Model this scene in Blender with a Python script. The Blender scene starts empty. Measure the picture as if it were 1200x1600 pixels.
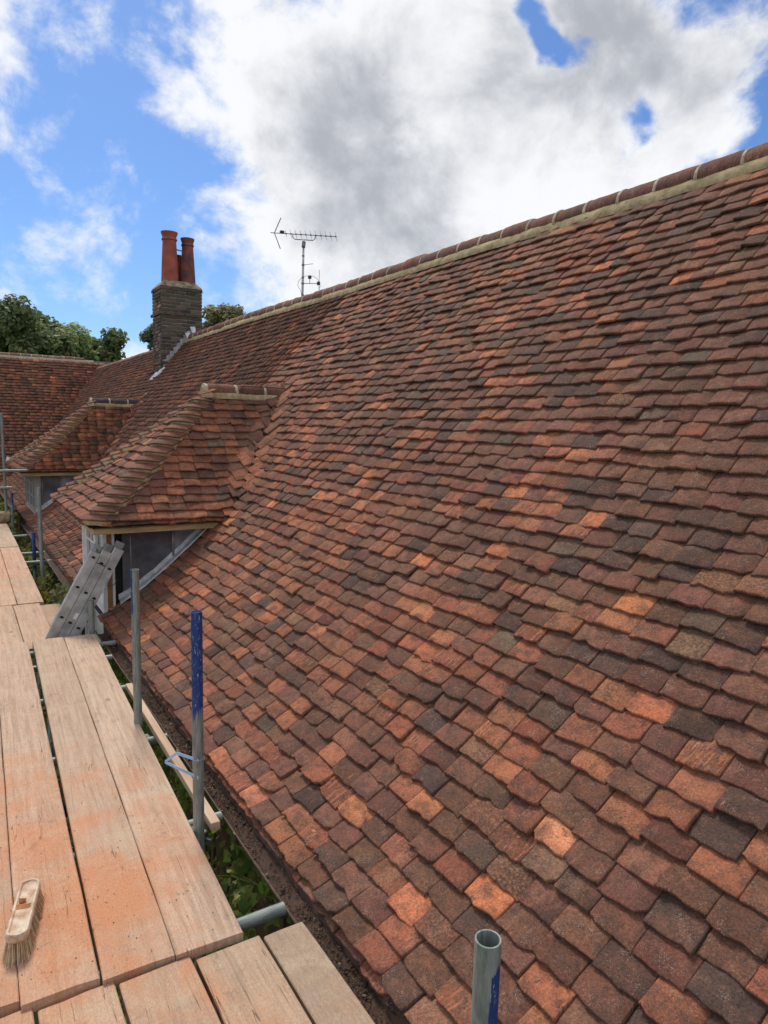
import bpy, math, random
import numpy as np
from mathutils import Vector, Matrix, noise as mnoise

random.seed(7); rng = np.random.default_rng(7)
S = bpy.context.scene
COL = S.collection
rad = math.radians

# ------------------------------------------------------------------ camera
yaw, pitch, roll = rad(32.2347), rad(7.086), rad(1.3176)
fw = Vector((math.sin(yaw)*math.cos(pitch), math.cos(yaw)*math.cos(pitch), -math.sin(pitch)))
rt0 = Vector((math.cos(yaw), -math.sin(yaw), 0)); up0 = rt0.cross(fw)
rt = rt0*math.cos(roll)+up0*math.sin(roll); up = up0*math.cos(roll)-rt0*math.sin(roll)
cd = bpy.data.cameras.new('camera'); cam = bpy.data.objects.new('camera', cd); COL.objects.link(cam)
cd.sensor_fit = 'VERTICAL'; cd.sensor_height = 36; cd.lens = 36*1080/1600
cd.clip_start = .02; cd.clip_end = 3000
cam.matrix_world = Matrix(((rt.x, up.x, -fw.x, 0), (rt.y, up.y, -fw.y, 0), (rt.z, up.z, -fw.z, 0), (0, 0, 0, 1)))
S.camera = cam
RT, UP, FW = np.array(rt), np.array(up), np.array(fw)

# ------------------------------------------------------------------ world
S.view_settings.view_transform = 'Standard'; S.view_settings.look = 'None'
S.view_settings.gamma = 1; S.view_settings.use_curve_mapping = False
S.view_settings.exposure = 0.42
S.render.engine = 'CYCLES'; S.cycles.use_denoising = True
S.cycles.max_bounces = 6; S.cycles.diffuse_bounces = 3; S.cycles.glossy_bounces = 2
SUN_EL, SUN_AZ = rad(54), rad(6)       # azimuth clockwise from +Y
W = bpy.data.worlds.new('World'); S.world = W; W.use_nodes = True
nt = W.node_tree; N = nt.nodes; L = nt.links; N.clear()

def mk(nodes, links):
    def node(t, **kw):
        n = nodes.new(t)
        for k, v in kw.items():
            if k == 'inp':
                for i, val in v.items():
                    if isinstance(val, bpy.types.NodeSocket): links.new(val, n.inputs[i])
                    elif isinstance(val, bpy.types.Node): links.new(val.outputs[0], n.inputs[i])
                    else: n.inputs[i].default_value = val
            else: setattr(n, k, v)
        return n
    return node
node = mk(N, L)
def M(op, a, b=0., c=0., clamp=False, nd=None):
    return (nd or node)('ShaderNodeMath', operation=op, use_clamp=clamp, inp={0: a, 1: b, 2: c})
def ss(x, lo, hi, nd=None, to=(0., 1.)):
    n = (nd or node)('ShaderNodeMapRange', interpolation_type='SMOOTHSTEP', inp={0: x, 1: lo, 2: hi, 3: to[0], 4: to[1]})
    return n
sky = node('ShaderNodeTexSky', sky_type='NISHITA', sun_disc=False, sun_elevation=SUN_EL, sun_rotation=SUN_AZ, air_density=1.0, dust_density=.6, ozone_density=2.2)
tc = node('ShaderNodeTexCoord')
D = node('ShaderNodeVectorMath', operation='NORMALIZE', inp={0: tc.outputs['Generated']}).outputs[0]
def fbm(v, scale, detail=7, rough=.55, dist=0., off=(0, 0, 0), squash=1.0):
    m = node('ShaderNodeMapping', inp={0: v, 1: off, 3: (1, 1, squash)})
    return node('ShaderNodeTexNoise', inp={0: m.outputs[0], 'Scale': scale, 'Detail': detail, 'Roughness': rough, 'Distortion': dist}).outputs[0]
warp = node('ShaderNodeTexNoise', inp={0: D, 'Scale': 5., 'Detail': 4.})
wv = node('ShaderNodeVectorMath', operation='SCALE', inp={0: node('ShaderNodeVectorMath', operation='SUBTRACT', inp={0: warp.outputs[1], 1: (.5, .5, .5)}).outputs[0], 'Scale': .26}).outputs[0]
DW = node('ShaderNodeVectorMath', operation='ADD', inp={0: D, 1: wv}).outputs[0]
def blobs(lst, src):
    acc = None
    for x, y, z, r, a in lst:
        d = node('ShaderNodeVectorMath', operation='DISTANCE', inp={0: src, 1: (x, y, z)}).outputs['Value']
        g = M('MULTIPLY', M('EXPONENT', M('MULTIPLY', M('MULTIPLY', d, d), -1/(r*r))), a)
        acc = g if acc is None else M('ADD', acc, g)
    return acc
clouds = [(.62,.68,.37,.10,.3),(.357,.817,.453,.13,.5),(.484,.788,.38,.21,.75),(.34,.855,.391,.1,.4),(.574,.7,.424,.14,.5),(.684,.651,.329,.13,.6),
 (.587,.758,.284,.16,.6),(.446,.852,.273,.13,.4),(.761,.51,.401,.12,.6),(.68,.57,.46,.11,.6),(.76,.567,.317,.06,.4),
 (.105,.893,.437,.09,.42),(.105,.935,.34,.09,.32),(.183,.892,.413,.07,.26),(.09,.978,.183,.05,.3),(.30,.901,.322,.08,.3)]
blues = [(.248,.86,.446,.08,-.55),(.219,.918,.332,.08,-.35),(.205,.944,.26,.1,-.15),(.605,.64,.475,.030,-.75),(.622,.637,.455,.030,-.75),(.637,.637,.434,.034,-.95),(.650,.637,.415,.032,-1.0),(.685,.613,.393,.026,-.7),(.722,.591,.358,.038,-1.15),(.723,.606,.338,.026,-.7),(.738,.571,.36,.026,-.6),
 (.806,.486,.338,.05,-.8),(.206,.904,.375,.05,-.2),(.08,.925,.371,.05,-.2),(.276,.942,.192,.06,-.15),(.02,.90,.40,.05,-.2)]
greys = [(.396,.845,.36,.10,.7),(.496,.791,.345,.11,.6),(.43,.82,.35,.08,.3),(.655,.59,.475,.11,1.05),(.765,.48,.43,.12,.95),(.56,.79,.243,.10,.9),(.446,.789,.423,.05,.15),(.704,.578,.412,.07,.3)]
n1 = fbm(D, 7., 13, .62, .2, squash=1.15)
n2 = fbm(D, 2.1, 3, .5, 0, off=(3.1, 1.7, .4), squash=1.3)
far = node('ShaderNodeMapRange', inp={0: node('ShaderNodeVectorMath', operation='DOT_PRODUCT', inp={0: D, 1: (.45, .82, .34)}).outputs['Value'], 1: .65, 2: .85, 3: .62, 4: 0.})
dens = M('ADD', M('MULTIPLY_ADD', n1, 3.4, -1.22), M('ADD', blobs(clouds, DW), blobs(blues, DW)))
dens = M('ADD', dens, M('MULTIPLY', far.outputs[0], M('ADD', n2, .25)))
alpha = ss(dens, .45, 1.20)
shade_n = fbm(D, 7., 10, .60, .2, off=(.02, .0, .045), squash=1.15)
relief = M('SUBTRACT', n1, shade_n)
gn = fbm(D, 3.5, 5, .5, 0, off=(7, 2, 1), squash=1.6)
gr = M('ADD', M('MULTIPLY', blobs(greys, DW), .80), M('MULTIPLY', M('SUBTRACT', gn, .5), 1.1))
gr = M('ADD', gr, M('MULTIPLY', relief, -3.2))
gr = M('ADD', gr, M('MULTIPLY', far.outputs[0], .35))
gr = M('ADD', gr, M('MINIMUM', M('MULTIPLY', M('SUBTRACT', dens, 1.75), .42), .30))
shade = ss(gr, -.15, 1.45)
ccol = node('ShaderNodeMix', data_type='RGBA', inp={0: shade.outputs[0]})
ccol.inputs[6].default_value = (7.3, 7.38, 7.5, 1); ccol.inputs[7].default_value = (3.4, 3.55, 3.85, 1)
skyc = node('ShaderNodeMix', data_type='RGBA', blend_type='MULTIPLY', inp={0: 1.0, 6: sky.outputs[0]})
skyc.inputs[7].default_value = (.50, .68, .93, 1)
thin = M('MULTIPLY', alpha, .97)
mixc = node('ShaderNodeMix', data_type='RGBA', inp={0: thin, 6: skyc.outputs[2], 7: ccol.outputs[2]})
bg = node('ShaderNodeBackground', inp={0: mixc.outputs[2], 1: .10})
L.new(bg.outputs[0], node('ShaderNodeOutputWorld').inputs[0])
W.cycles.sampling_method = 'MANUAL'; W.cycles.sample_map_resolution = 512

# ------------------------------------------------------------------ sun (veiled by thin cloud)
sd = bpy.data.lights.new('sun', 'SUN'); sd.energy = 2.1; sd.angle = rad(16); sd.color = (1, .93, .82)
so = bpy.data.objects.new('sun', sd); COL.objects.link(so)
to_sun = Vector((math.sin(SUN_AZ)*math.cos(SUN_EL), math.cos(SUN_AZ)*math.cos(SUN_EL), math.sin(SUN_EL)))
so.rotation_euler = to_sun.to_track_quat('Z', 'Y').to_euler(); so.location = to_sun*40

# ------------------------------------------------------------------ material helpers
def new_mat(name):
    m = bpy.data.materials.new(name); m.use_nodes = True
    t = m.node_tree; t.nodes.clear(); nd = mk(t.nodes, t.links)
    b = nd('ShaderNodeBsdfPrincipled'); o = nd('ShaderNodeOutputMaterial'); t.links.new(b.outputs[0], o.inputs[0])
    return m, nd, b, t.links
def noise_n(nd, vec, scale, detail=4., rough=.55, dist=0., stretch=(1, 1, 1)):
    mp = nd('ShaderNodeMapping', inp={0: vec, 3: stretch})
    return nd('ShaderNodeTexNoise', inp={0: mp.outputs[0], 'Scale': scale, 'Detail': detail, 'Roughness': rough, 'Distortion': dist}).outputs[0]
def mixc_n(nd, f, a, b, blend='MIX'):
    n = nd('ShaderNodeMix', data_type='RGBA', blend_type=blend)
    for i, v in ((0, f), (6, a), (7, b)):
        if isinstance(v, bpy.types.NodeSocket): nd('ShaderNodeMath').id_data.links.new(v, n.inputs[i]) if False else n.id_data.links.new(v, n.inputs[i])
        else: n.inputs[i].default_value = v if i == 0 else (*v, 1)
    return n.outputs[2]
def bump(nd, b, L_, h, strength=.5, dist=.003):
    n = nd('ShaderNodeBump', inp={'Strength': strength, 'Distance': dist, 'Height': h}); L_.new(n.outputs[0], b.inputs['Normal'])

def simple(name, c, rough=.7, var=.25, scale=12., metallic=0., bstr=.25, bd=.002, stretch=(1, 1, 1), c2=None, bscale=80.):
    m, nd, b, K = new_mat(name)
    pos = nd('ShaderNodeTexCoord').outputs['Object']
    n = noise_n(nd, pos, scale, 6, .6, stretch=stretch)
    f = ss(n, .3, .7, nd).outputs[0]
    c2 = c2 or tuple(x*(1-var*1.6) for x in c); ca = tuple(min(1, x*(1+var*.6)) for x in c)
    K.new(mixc_n(nd, f, ca, c2), b.inputs['Base Color'])
    b.inputs['Roughness'].default_value = rough; b.inputs['Metallic'].default_value = metallic
    bump(nd, b, K, noise_n(nd, pos, bscale, 5, .6, stretch=stretch), bstr, bd)
    return m

# clay roof tiles: 'col' holds each tile's own colour, alpha how lichened; 'tuv' runs across/up the tile
def make_tile_mat():
    m, nd, b, K = new_mat('clay_tile')
    ca = nd('ShaderNodeAttribute', attribute_name='col'); ta = nd('ShaderNodeAttribute', attribute_name='tuv')
    col, lich, uv = ca.outputs['Color'], ca.outputs['Alpha'], ta.outputs['Vector']
    big = noise_n(nd, uv, 14, 5, .6)
    fine = noise_n(nd, uv, 120, 4, .65)
    grit = noise_n(nd, uv, 420, 2, .6)
    streak = noise_n(nd, uv, 30, 4, .6, stretch=(3., .42, 1))
    med = noise_n(nd, uv, 7, 4, .6, .5); med2 = noise_n(nd, uv, 22, 6, .7, .4)
    c = mixc_n(nd, M('MULTIPLY', ss(med, .46, .70, nd).outputs[0], .50, nd=nd).outputs[0], col, (.235, .092, .056))
    c = mixc_n(nd, M('MULTIPLY', ss(big, .40, .66, nd).outputs[0], .62, nd=nd).outputs[0], c, (.075, .048, .038))
    wpos = nd('ShaderNodeNewGeometry').outputs['Position']
    wf = ss(noise_n(nd, wpos, 1.6, 7, .68, .6), .50, .70, nd).outputs[0]
    c = mixc_n(nd, M('MULTIPLY', wf, .42, nd=nd).outputs[0], c, (.085, .052, .040))
    wf2 = ss(noise_n(nd, nd('ShaderNodeVectorMath', operation='ADD', inp={0: wpos, 1: (7., 3., 5.)}).outputs[0], 2.3, 8, .72, .8), .54, .70, nd).outputs[0]
    c = mixc_n(nd, M('MULTIPLY', wf2, .34, nd=nd).outputs[0], c, (.38, .20, .125))
    c = mixc_n(nd, M('MULTIPLY', ss(med2, .54, .70, nd).outputs[0], .42, nd=nd).outputs[0], c, (.30, .135, .085))
    # abraded streaks show the fresher body clay
    wear = nd('ShaderNodeSeparateXYZ', inp={0: uv}).outputs[2]
    wearf = nd('ShaderNodeMath', operation='FRACT', inp={0: wear}).outputs[0]
    th = M('MULTIPLY_ADD', wearf, -.26, .76, nd=nd).outputs[0]
    sw = ss(M('SUBTRACT', streak, th, nd=nd).outputs[0], 0., .07, nd).outputs[0]
    c = mixc_n(nd, M('MULTIPLY', sw, .75, nd=nd).outputs[0], c, (.40, .155, .082))
    # soot / algae patches
    soot = noise_n(nd, uv, 26, 6, .7, .6)
    c = mixc_n(nd, M('MULTIPLY', ss(soot, .56, .68, nd).outputs[0], .62, nd=nd).outputs[0], c, (.042, .036, .032))
    # ochre lichen film on some tiles
    lf = ss(M('ADD', noise_n(nd, uv, 75, 5, .75), M('MULTIPLY', lich, .42, nd=nd).outputs[0], nd=nd).outputs[0], .74, .90, nd).outputs[0]
    c = mixc_n(nd, M('MULTIPLY', lf, .6, nd=nd).outputs[0], c, (.34, .175, .09))
    # pale lichen spots
    sp = nd('ShaderNodeTexVoronoi', inp={0: uv, 'Scale': 170., 'Randomness': 1.}).outputs['Distance']
    sz = noise_n(nd, uv, 16, 3, .6)
    spf = M('MULTIPLY', M('LESS_THAN', sp, M('MULTIPLY_ADD', sz, 1.15, -.41, nd=nd).outputs[0], nd=nd).outputs[0], .38, nd=nd).outputs[0]
    c = mixc_n(nd, spf, c, (.36, .30, .25))
    wp = ss(noise_n(nd, uv, 11, 7, .75, .5), .70, .74, nd).outputs[0]
    c = mixc_n(nd, M('MULTIPLY', wp, .7, nd=nd).outputs[0], c, (.46, .43, .38))
    g = M('MULTIPLY_ADD', fine, 1.9, .08, nd=nd).outputs[0]
    gg = M('MULTIPLY', g, M('MULTIPLY_ADD', grit, 1.5, .28, nd=nd).outputs[0], nd=nd).outputs[0]
    comb = nd('ShaderNodeCombineXYZ', inp={0: gg, 1: gg, 2: gg}).outputs[0]
    c = mixc_n(nd, 1.0, c, (1, 1, 1), 'MULTIPLY'); 
    mm = nd('ShaderNodeVectorMath', operation='MULTIPLY', inp={0: c, 1: comb}).outputs[0]
    K.new(mm, b.inputs['Base Color'])
    b.inputs['Roughness'].default_value = .82; b.inputs['Specular IOR Level'].default_value = .13
    h = M('ADD', M('MULTIPLY', big, 1.6, nd=nd).outputs[0], M('ADD', M('MULTIPLY', fine, .5, nd=nd).outputs[0], M('MULTIPLY', grit, .25, nd=nd).outputs[0], nd=nd).outputs[0], nd=nd).outputs[0]
    bump(nd, b, K, h, .9, .006)
    return m
MAT_TILE = make_tile_mat()

def make_wood_mat():
    m, nd, b, K = new_mat('scaffold_board_wood')
    ca = nd('ShaderNodeAttribute', attribute_name='col').outputs['Color']
    uv = nd('ShaderNodeAttribute', attribute_name='tuv').outputs['Vector']
    pos = nd('ShaderNodeNewGeometry').outputs['Position']
    g1 = noise_n(nd, uv, 9, 6, .65, .4, (9, .5, 1)); g2 = noise_n(nd, uv, 40, 5, .7, .2, (6, .35, 1))
    g0 = noise_n(nd, uv, 5, 7, .65, .6, (7, .22, 1))
    c = mixc_n(nd, M('MULTIPLY', ss(g0, .40, .62, nd).outputs[0], .65, nd=nd).outputs[0], ca, (.40, .27, .18))
    c = mixc_n(nd, M('MULTIPLY', ss(g1, .38, .75, nd).outputs[0], .40, nd=nd).outputs[0], c, (.28, .18, .115))
    c = mixc_n(nd, M('MULTIPLY', ss(g2, .46, .74, nd).outputs[0], .34, nd=nd).outputs[0], c, (.16, .10, .065))
    # tile dust rubbed into the boards
    d1 = nd('ShaderNodeVectorMath', operation='DISTANCE', inp={0: nd('ShaderNodeVectorMath', operation='MULTIPLY', inp={0: pos, 1: (1.25, .62, 0)}).outputs[0], 1: (.40, 1.75, 0)}).outputs['Value']
    d2 = nd('ShaderNodeVectorMath', operation='DISTANCE', inp={0: nd('ShaderNodeVectorMath', operation='MULTIPLY', inp={0: pos, 1: (1., .3, 0)}).outputs[0], 1: (.55, 3.0, 0)}).outputs['Value']
    dn_ = noise_n(nd, pos, 3.2, 6, .62, .5)
    a1 = M('ADD', ss(d1, .0, 1.15, nd, (.50, -.08)).outputs[0], ss(d2, .1, 1.0, nd, (.26, 0.)).outputs[0], nd=nd).outputs[0]
    dust = ss(M('ADD', a1, M('MULTIPLY_ADD', dn_, 1.5, -.25, nd=nd).outputs[0], nd=nd).outputs[0], .50, 1.12, nd).outputs[0]
    c = mixc_n(nd, M('MULTIPLY', dust, .86, nd=nd).outputs[0], c, (.56, .24, .115))
    pale = ss(noise_n(nd, pos, 4.5, 8, .72, .5), .44, .70, nd).outputs[0]
    c = mixc_n(nd, M('MULTIPLY', pale, .42, nd=nd).outputs[0], c, (.57, .44, .31))
    # grey foot dirt, checks, knots
    dirt = ss(noise_n(nd, nd('ShaderNodeVectorMath', operation='ADD', inp={0: uv, 1: (3.3, 8.1, 0)}).outputs[0], 6, 9, .78, 1.2), .54, .74, nd).outputs[0]
    c = mixc_n(nd, M('MULTIPLY', dirt, .5, nd=nd).outputs[0], c, (.13, .095, .075))
    ck = noise_n(nd, uv, 3.2, 3, .5, .15, (7, .20, 1))
    ckd = M('ABSOLUTE', M('SUBTRACT', ck, .5, nd=nd).outputs[0], nd=nd).outputs[0]
    gate = ss(noise_n(nd, uv, 2.5, 3, .5), .46, .54, nd).outputs[0]
    ckf = M('MULTIPLY', M('LESS_THAN', ckd, .0028, nd=nd).outputs[0], gate, nd=nd).outputs[0]
    c = mixc_n(nd, M('MULTIPLY', ckf, .6, nd=nd).outputs[0], c, (.05, .03, .02))
    kn = nd('ShaderNodeTexVoronoi', inp={0: nd('ShaderNodeMapping', inp={0: uv, 3: (1, .62, 1)}).outputs[0], 'Scale': 3.6, 'Randomness': 1.}).outputs['Distance']
    knf = ss(kn, .035, .085, nd, (1., 0.)).outputs[0]
    c = mixc_n(nd, M('MULTIPLY', knf, .55, nd=nd).outputs[0], c, (.16, .085, .045))
    spl = nd('ShaderNodeTexVoronoi', inp={0: pos, 'Scale': 26., 'Randomness': 1.}).outputs['Distance']
    spm = M('LESS_THAN', spl, M('MULTIPLY_ADD', noise_n(nd, pos, 3., 3, .6), .9, -.46, nd=nd).outputs[0], nd=nd).outputs[0]
    c = mixc_n(nd, M('MULTIPLY', spm, .55, nd=nd).outputs[0], c, (.60, .52, .42))
    boot = ss(noise_n(nd, pos, 9, 9, .8, 1.5), .58, .72, nd).outputs[0]
    c = mixc_n(nd, M('MULTIPLY', boot, .5, nd=nd).outputs[0], c, (.20, .14, .11))
    fs = noise_n(nd, uv, 260, 3, .7, 0, (1, .35, 1)); v = M('MULTIPLY_ADD', fs, 1.0, .5, nd=nd).outputs[0]
    c = nd('ShaderNodeVectorMath', operation='SCALE', inp={0: c, 'Scale': v}).outputs[0]
    K.new(c, b.inputs['Base Color']); b.inputs['Roughness'].default_value = .85; b.inputs['Specular IOR Level'].default_value = .25
    h = M('ADD', g2, M('SUBTRACT', fs, M('MULTIPLY', ckf, 2., nd=nd).outputs[0], nd=nd).outputs[0], nd=nd).outputs[0]
    bump(nd, b, K, h, .5, .0025)
    return m
MAT_WOOD = make_wood_mat()

def make_pole_mat():
    m, nd, b, K = new_mat('scaffold_tube_steel')
    ca = nd('ShaderNodeAttribute', attribute_name='col'); uv = nd('ShaderNodeAttribute', attribute_name='tuv').outputs['Vector']
    blue = ca.outputs['Alpha']
    n = noise_n(nd, uv, 26, 6, .7, .4, (1, .45, 1)); n2 = noise_n(nd, uv, 90, 4, .7, 0, (1.6, .3, 1))
    steel = mixc_n(nd, ss(n, .35, .7, nd).outputs[0], (.30, .33, .31), (.15, .175, .155))
    steel = mixc_n(nd, M('MULTIPLY', ss(n2, .55, .75, nd).outputs[0], .5, nd=nd).outputs[0], steel, (.40, .41, .38))
    gf = ss(noise_n(nd, uv, 7, 4, .6), .5, .7, nd).outputs[0]
    steel = mixc_n(nd, M('MULTIPLY', gf, .45, nd=nd).outputs[0], steel, (.12, .20, .14))
    rust = ss(noise_n(nd, uv, 35, 5, .7), .66, .74, nd).outputs[0]
    steel = mixc_n(nd, M('MULTIPLY', rust, .6, nd=nd).outputs[0], steel, (.17, .09, .05))
    fbl = ss(M('ADD', blue, M('MULTIPLY', M('SUBTRACT', n, .5, nd=nd).outputs[0], .9, nd=nd).outputs[0], nd=nd).outputs[0], .46, .54, nd).outputs[0]
    bc = mixc_n(nd, ss(n2, .4, .7, nd).outputs[0], (.012, .040, .21), (.035, .09, .27))
    c = mixc_n(nd, fbl, steel, bc)
    wp = M('MULTIPLY', ss(noise_n(nd, uv, 55, 6, .75, .5, (1, .6, 1)), .60, .63, nd).outputs[0], fbl, nd=nd).outputs[0]
    c = mixc_n(nd, wp, c, (.62, .64, .62))
    K.new(c, b.inputs['Base Color']); b.inputs['Roughness'].default_value = .55; b.inputs['Metallic'].default_value = .25
    bump(nd, b, K, n2, .3, .0012)
    return m
MAT_POLE = make_pole_mat()
MAT_MORTAR = simple('lime_mortar', (.46, .36, .20), .95, .3, 14, bstr=.9, bd=.008, c2=(.30, .235, .125))
MAT_MORTAR_PALE = simple('pale_mortar', (.52, .44, .31), .95, .25, 22, bstr=.5, bd=.003)
MAT_LEAD = simple('lead_sheet', (.12, .122, .132), .55, .3, 5, .2, .5, .006, c2=(.06, .062, .07), bscale=14)
MAT_LEAD_LT = simple('fresh_lead', (.46, .47, .48), .5, .25, 9, .3, .3, .003)
MAT_WHITE = simple('white_paint', (.80, .80, .78), .45, .08, 10, bstr=.1)
MAT_OCHRE = simple('ochre_trim', (.36, .17, .035), .6, .2, 14)
MAT_BUFF = simple('buff_timber', (.56, .40, .20), .7, .2, 20, stretch=(.2, 1, 1))
MAT_DARK = simple('dark_void', (.012, .012, .013), .8, .1, 5)
MAT_GUTTER = simple('gutter_iron', (.14, .085, .06), .6, .35, 14, bstr=.4, c2=(.06, .04, .032))
MAT_BLACK = simple('black_plastic', (.014, .014, .016), .35, .1, 5)
MAT_ALU = simple('aluminium', (.46, .475, .46), .5, .25, 7, .25, .2, .001, c2=(.25, .27, .26))
MAT_POT = simple('terracotta_pot', (.40, .095, .06), .8, .22, 5, c2=(.27, .075, .05), bstr=.5)
MAT_POT2 = simple('sooted_pot', (.24, .07, .05), .75, .3, 4, c2=(.06, .035, .035))
MAT_BRICKWALL = simple('old_brick_wall', (.18, .085, .06), .9, .4, 9)
MAT_GROUND = simple('garden_ground', (.07, .085, .03), 1., .4, .6, bstr=.8, bd=.05, bscale=3)
MAT_BARK = simple('bark', (.09, .07, .05), .95, .3, 6)
MAT_ANT = simple('antenna_metal', (.20, .20, .20), .5, .2, 20, .4)
MAT_MAST = simple('antenna_mast_grey', (.50, .48, .46), .6, .15, 12, .1)
MAT_STRAP = simple('blue_banding', (.34, .56, .84), .45, .1, 20)
MAT_GLASS, _nd, _b, _K = new_mat('window_glass')
_b.inputs['Base Color'].default_value = (.05, .06, .065, 1); _b.inputs['Roughness'].default_value = .06
def attr_mat(name, rough=.8, gain=1.0, sss=False, spec=.4, bs=60., bstr=.4):
    m, nd, b, K = new_mat(name)
    ca = nd('ShaderNodeAttribute', attribute_name='col').outputs['Color']
    pos = nd('ShaderNodeTexCoord').outputs['Object']
    n = noise_n(nd, pos, bs, 5, .65); v = M('MULTIPLY_ADD', n, 1.1*gain, .45*gain, nd=nd).outputs[0]
    K.new(nd('ShaderNodeVectorMath', operation='SCALE', inp={0: ca, 'Scale': v}).outputs[0], b.inputs['Base Color'])
    b.inputs['Roughness'].default_value = rough; b.inputs['Specular IOR Level'].default_value = spec
    bump(nd, b, K, n, bstr, .004)
    return m
MAT_BRICK = attr_mat('chimney_brick', .9, bs=24.)
MAT_DEBRIS = attr_mat('gutter_debris', 1.)
def leaf_mat(name):
    m, nd, b, K = new_mat(name)
    ca = nd('ShaderNodeAttribute', attribute_name='col').outputs['Color']
    K.new(ca, b.inputs['Base Color']); b.inputs['Roughness'].default_value = .5; b.inputs['Specular IOR Level'].default_value = .35
    tr = nd('ShaderNodeBsdfTranslucent'); K.new(ca, tr.inputs[0])
    mx = nd('ShaderNodeMixShader', inp={0: .48, 1: b.outputs[0], 2: tr.outputs[0]})
    out = [x for x in m.node_tree.nodes if x.type == 'OUTPUT_MATERIAL'][0]; K.new(mx.outputs[0], out.inputs[0])
    return m
MAT_LEAF = leaf_mat('leaf')
MAT_BRISTLE = attr_mat('bristle', .9, 1.1)
MAT_BROOM = simple('broom_wood', (.60, .50, .38), .8, .3, 22, c2=(.40, .22, .12), bstr=.5)
MAT_BROOM_RED = simple('broom_dusty', (.55, .22, .09), .85, .2, 30)

# ------------------------------------------------------------------ object helpers
def tag(o, label=None, cat=None, group=None, kind=None):
    for k, v in (('label', label), ('category', cat), ('group', group), ('kind', kind)):
        if v: o[k] = v
    return o
ROOT = {}
def link(o, parent=None):
    COL.objects.link(o)
    if parent is not None:
        o.parent = parent
        if parent.parent is None and parent.type == 'EMPTY': o.location = -parent.location
    return o
def empty(name, loc):
    o = bpy.data.objects.new(name, None); o.empty_display_size = .1; COL.objects.link(o); o.location = loc
    return o
def fast_mesh(name, V, F, mat, col=None, tuv=None, smooth=False):
    """V (n,3); F (m,4) quads or list of faces; col per vertex (n,4); tuv (n,3)"""
    me = bpy.data.meshes.new(name); V = np.asarray(V, np.float32)
    if isinstance(F, np.ndarray):
        k = F.shape[1]; me.vertices.add(len(V)); me.vertices.foreach_set('co', V.ravel())
        me.loops.add(F.size); me.loops.foreach_set('vertex_index', F.astype(np.int32).ravel())
        me.polygons.add(len(F)); me.polygons.foreach_set('loop_start', np.arange(0, F.size, k, dtype=np.int32))
        me.update(calc_edges=True)
    else:
        me.from_pydata(V.tolist(), [], F); me.update()
    if col is not None:
        a = me.attributes.new('col', 'FLOAT_COLOR', 'POINT'); a.data.foreach_set('color', np.asarray(col, np.float32).ravel())
    if tuv is not None:
        a = me.attributes.new('tuv', 'FLOAT_VECTOR', 'POINT'); a.data.foreach_set('vector', np.asarray(tuv, np.float32).ravel())
    me.materials.append(mat)
    if smooth: me.polygons.foreach_set('use_smooth', np.ones(len(me.polygons), bool))
    return me
def mobj(name, V, F, mat, parent=None, **kw):
    return link(bpy.data.objects.new(name, fast_mesh(name, V, F, mat, **kw)), parent)
class MB:
    def __init__(s): s.v = []; s.f = []; s.c = []
    def add(s, V, F, c=None):
        o = len(s.v); s.v += [tuple(p) for p in V]; s.f += [tuple(i+o for i in f) for f in F]
        s.c += [c or (1, 1, 1, 1)]*len(V)
        return s
    def box(s, x0, x1, y0, y1, z0, z1, c=None, b=0.):
        if b:
            V = []
            for (z, i) in ((z0, b), (z0+b, 0), (z1-b, 0), (z1, b)):
                V += [(x0+i, y0+i, z), (x1-i, y0+i, z), (x1-i, y1-i, z), (x0+i, y1-i, z)]
            F = [(3, 2, 1, 0), (12, 13, 14, 15)]
            for k in range(3):
                for j in range(4): F.append((k*4+j, k*4+(j+1) % 4, k*4+4+(j+1) % 4, k*4+4+j))
            return s.add(V, F, c)
        V = [(x0, y0, z0), (x1, y0, z0), (x1, y1, z0), (x0, y1, z0), (x0, y0, z1), (x1, y0, z1), (x1, y1, z1), (x0, y1, z1)]
        return s.add(V, [(3, 2, 1, 0), (4, 5, 6, 7), (0, 1, 5, 4), (1, 2, 6, 5), (2, 3, 7, 6), (3, 0, 4, 7)], c)
    def tube(s, pts, r, n=8, caps=True, c=None):
        pts = [Vector(p) for p in pts]; rs = r if isinstance(r, (list, tuple)) else [r]*len(pts)
        V = []; prev = None
        for i, p in enumerate(pts):
            d = (pts[min(i+1, len(pts)-1)]-pts[max(i-1, 0)]).normalized()
            if prev is None: a = d.orthogonal().normalized()
            else:
                a = prev-d*prev.dot(d); a = a.normalized() if a.length > 1e-5 else d.orthogonal().normalized()
            prev = a; bb = d.cross(a)
            V += [p+(a*math.cos(t)+bb*math.sin(t))*rs[i] for t in [2*math.pi*k/n for k in range(n)]]
        F = []
        for i in range(len(pts)-1):
            for k in range(n): F.append((i*n+k, i*n+(k+1) % n, (i+1)*n+(k+1) % n, (i+1)*n+k))
        if caps: F += [tuple(range(n))[::-1], tuple((len(pts)-1)*n+k for k in range(n))]
        return s.add(V, F, c)
    def build(s, name, mat, parent=None, smooth=False):
        col = np.array(s.c, np.float32)
        return mobj(name, np.array(s.v), s.f, mat, parent, col=col, smooth=smooth)
def autosmooth(o, ang=40):
    me = o.data; me.polygons.foreach_set('use_smooth', np.ones(len(me.polygons), bool))
    try: me.set_sharp_from_angle(angle=rad(ang))
    except Exception: pass
    return o
def depth(p): return float(np.dot(np.asarray(p), FW))
def proj(p):
    p = np.asarray(p, float); w = p@FW
    return 600+1080*(p@RT)/w, 800-1080*(p@UP)/w, w

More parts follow.
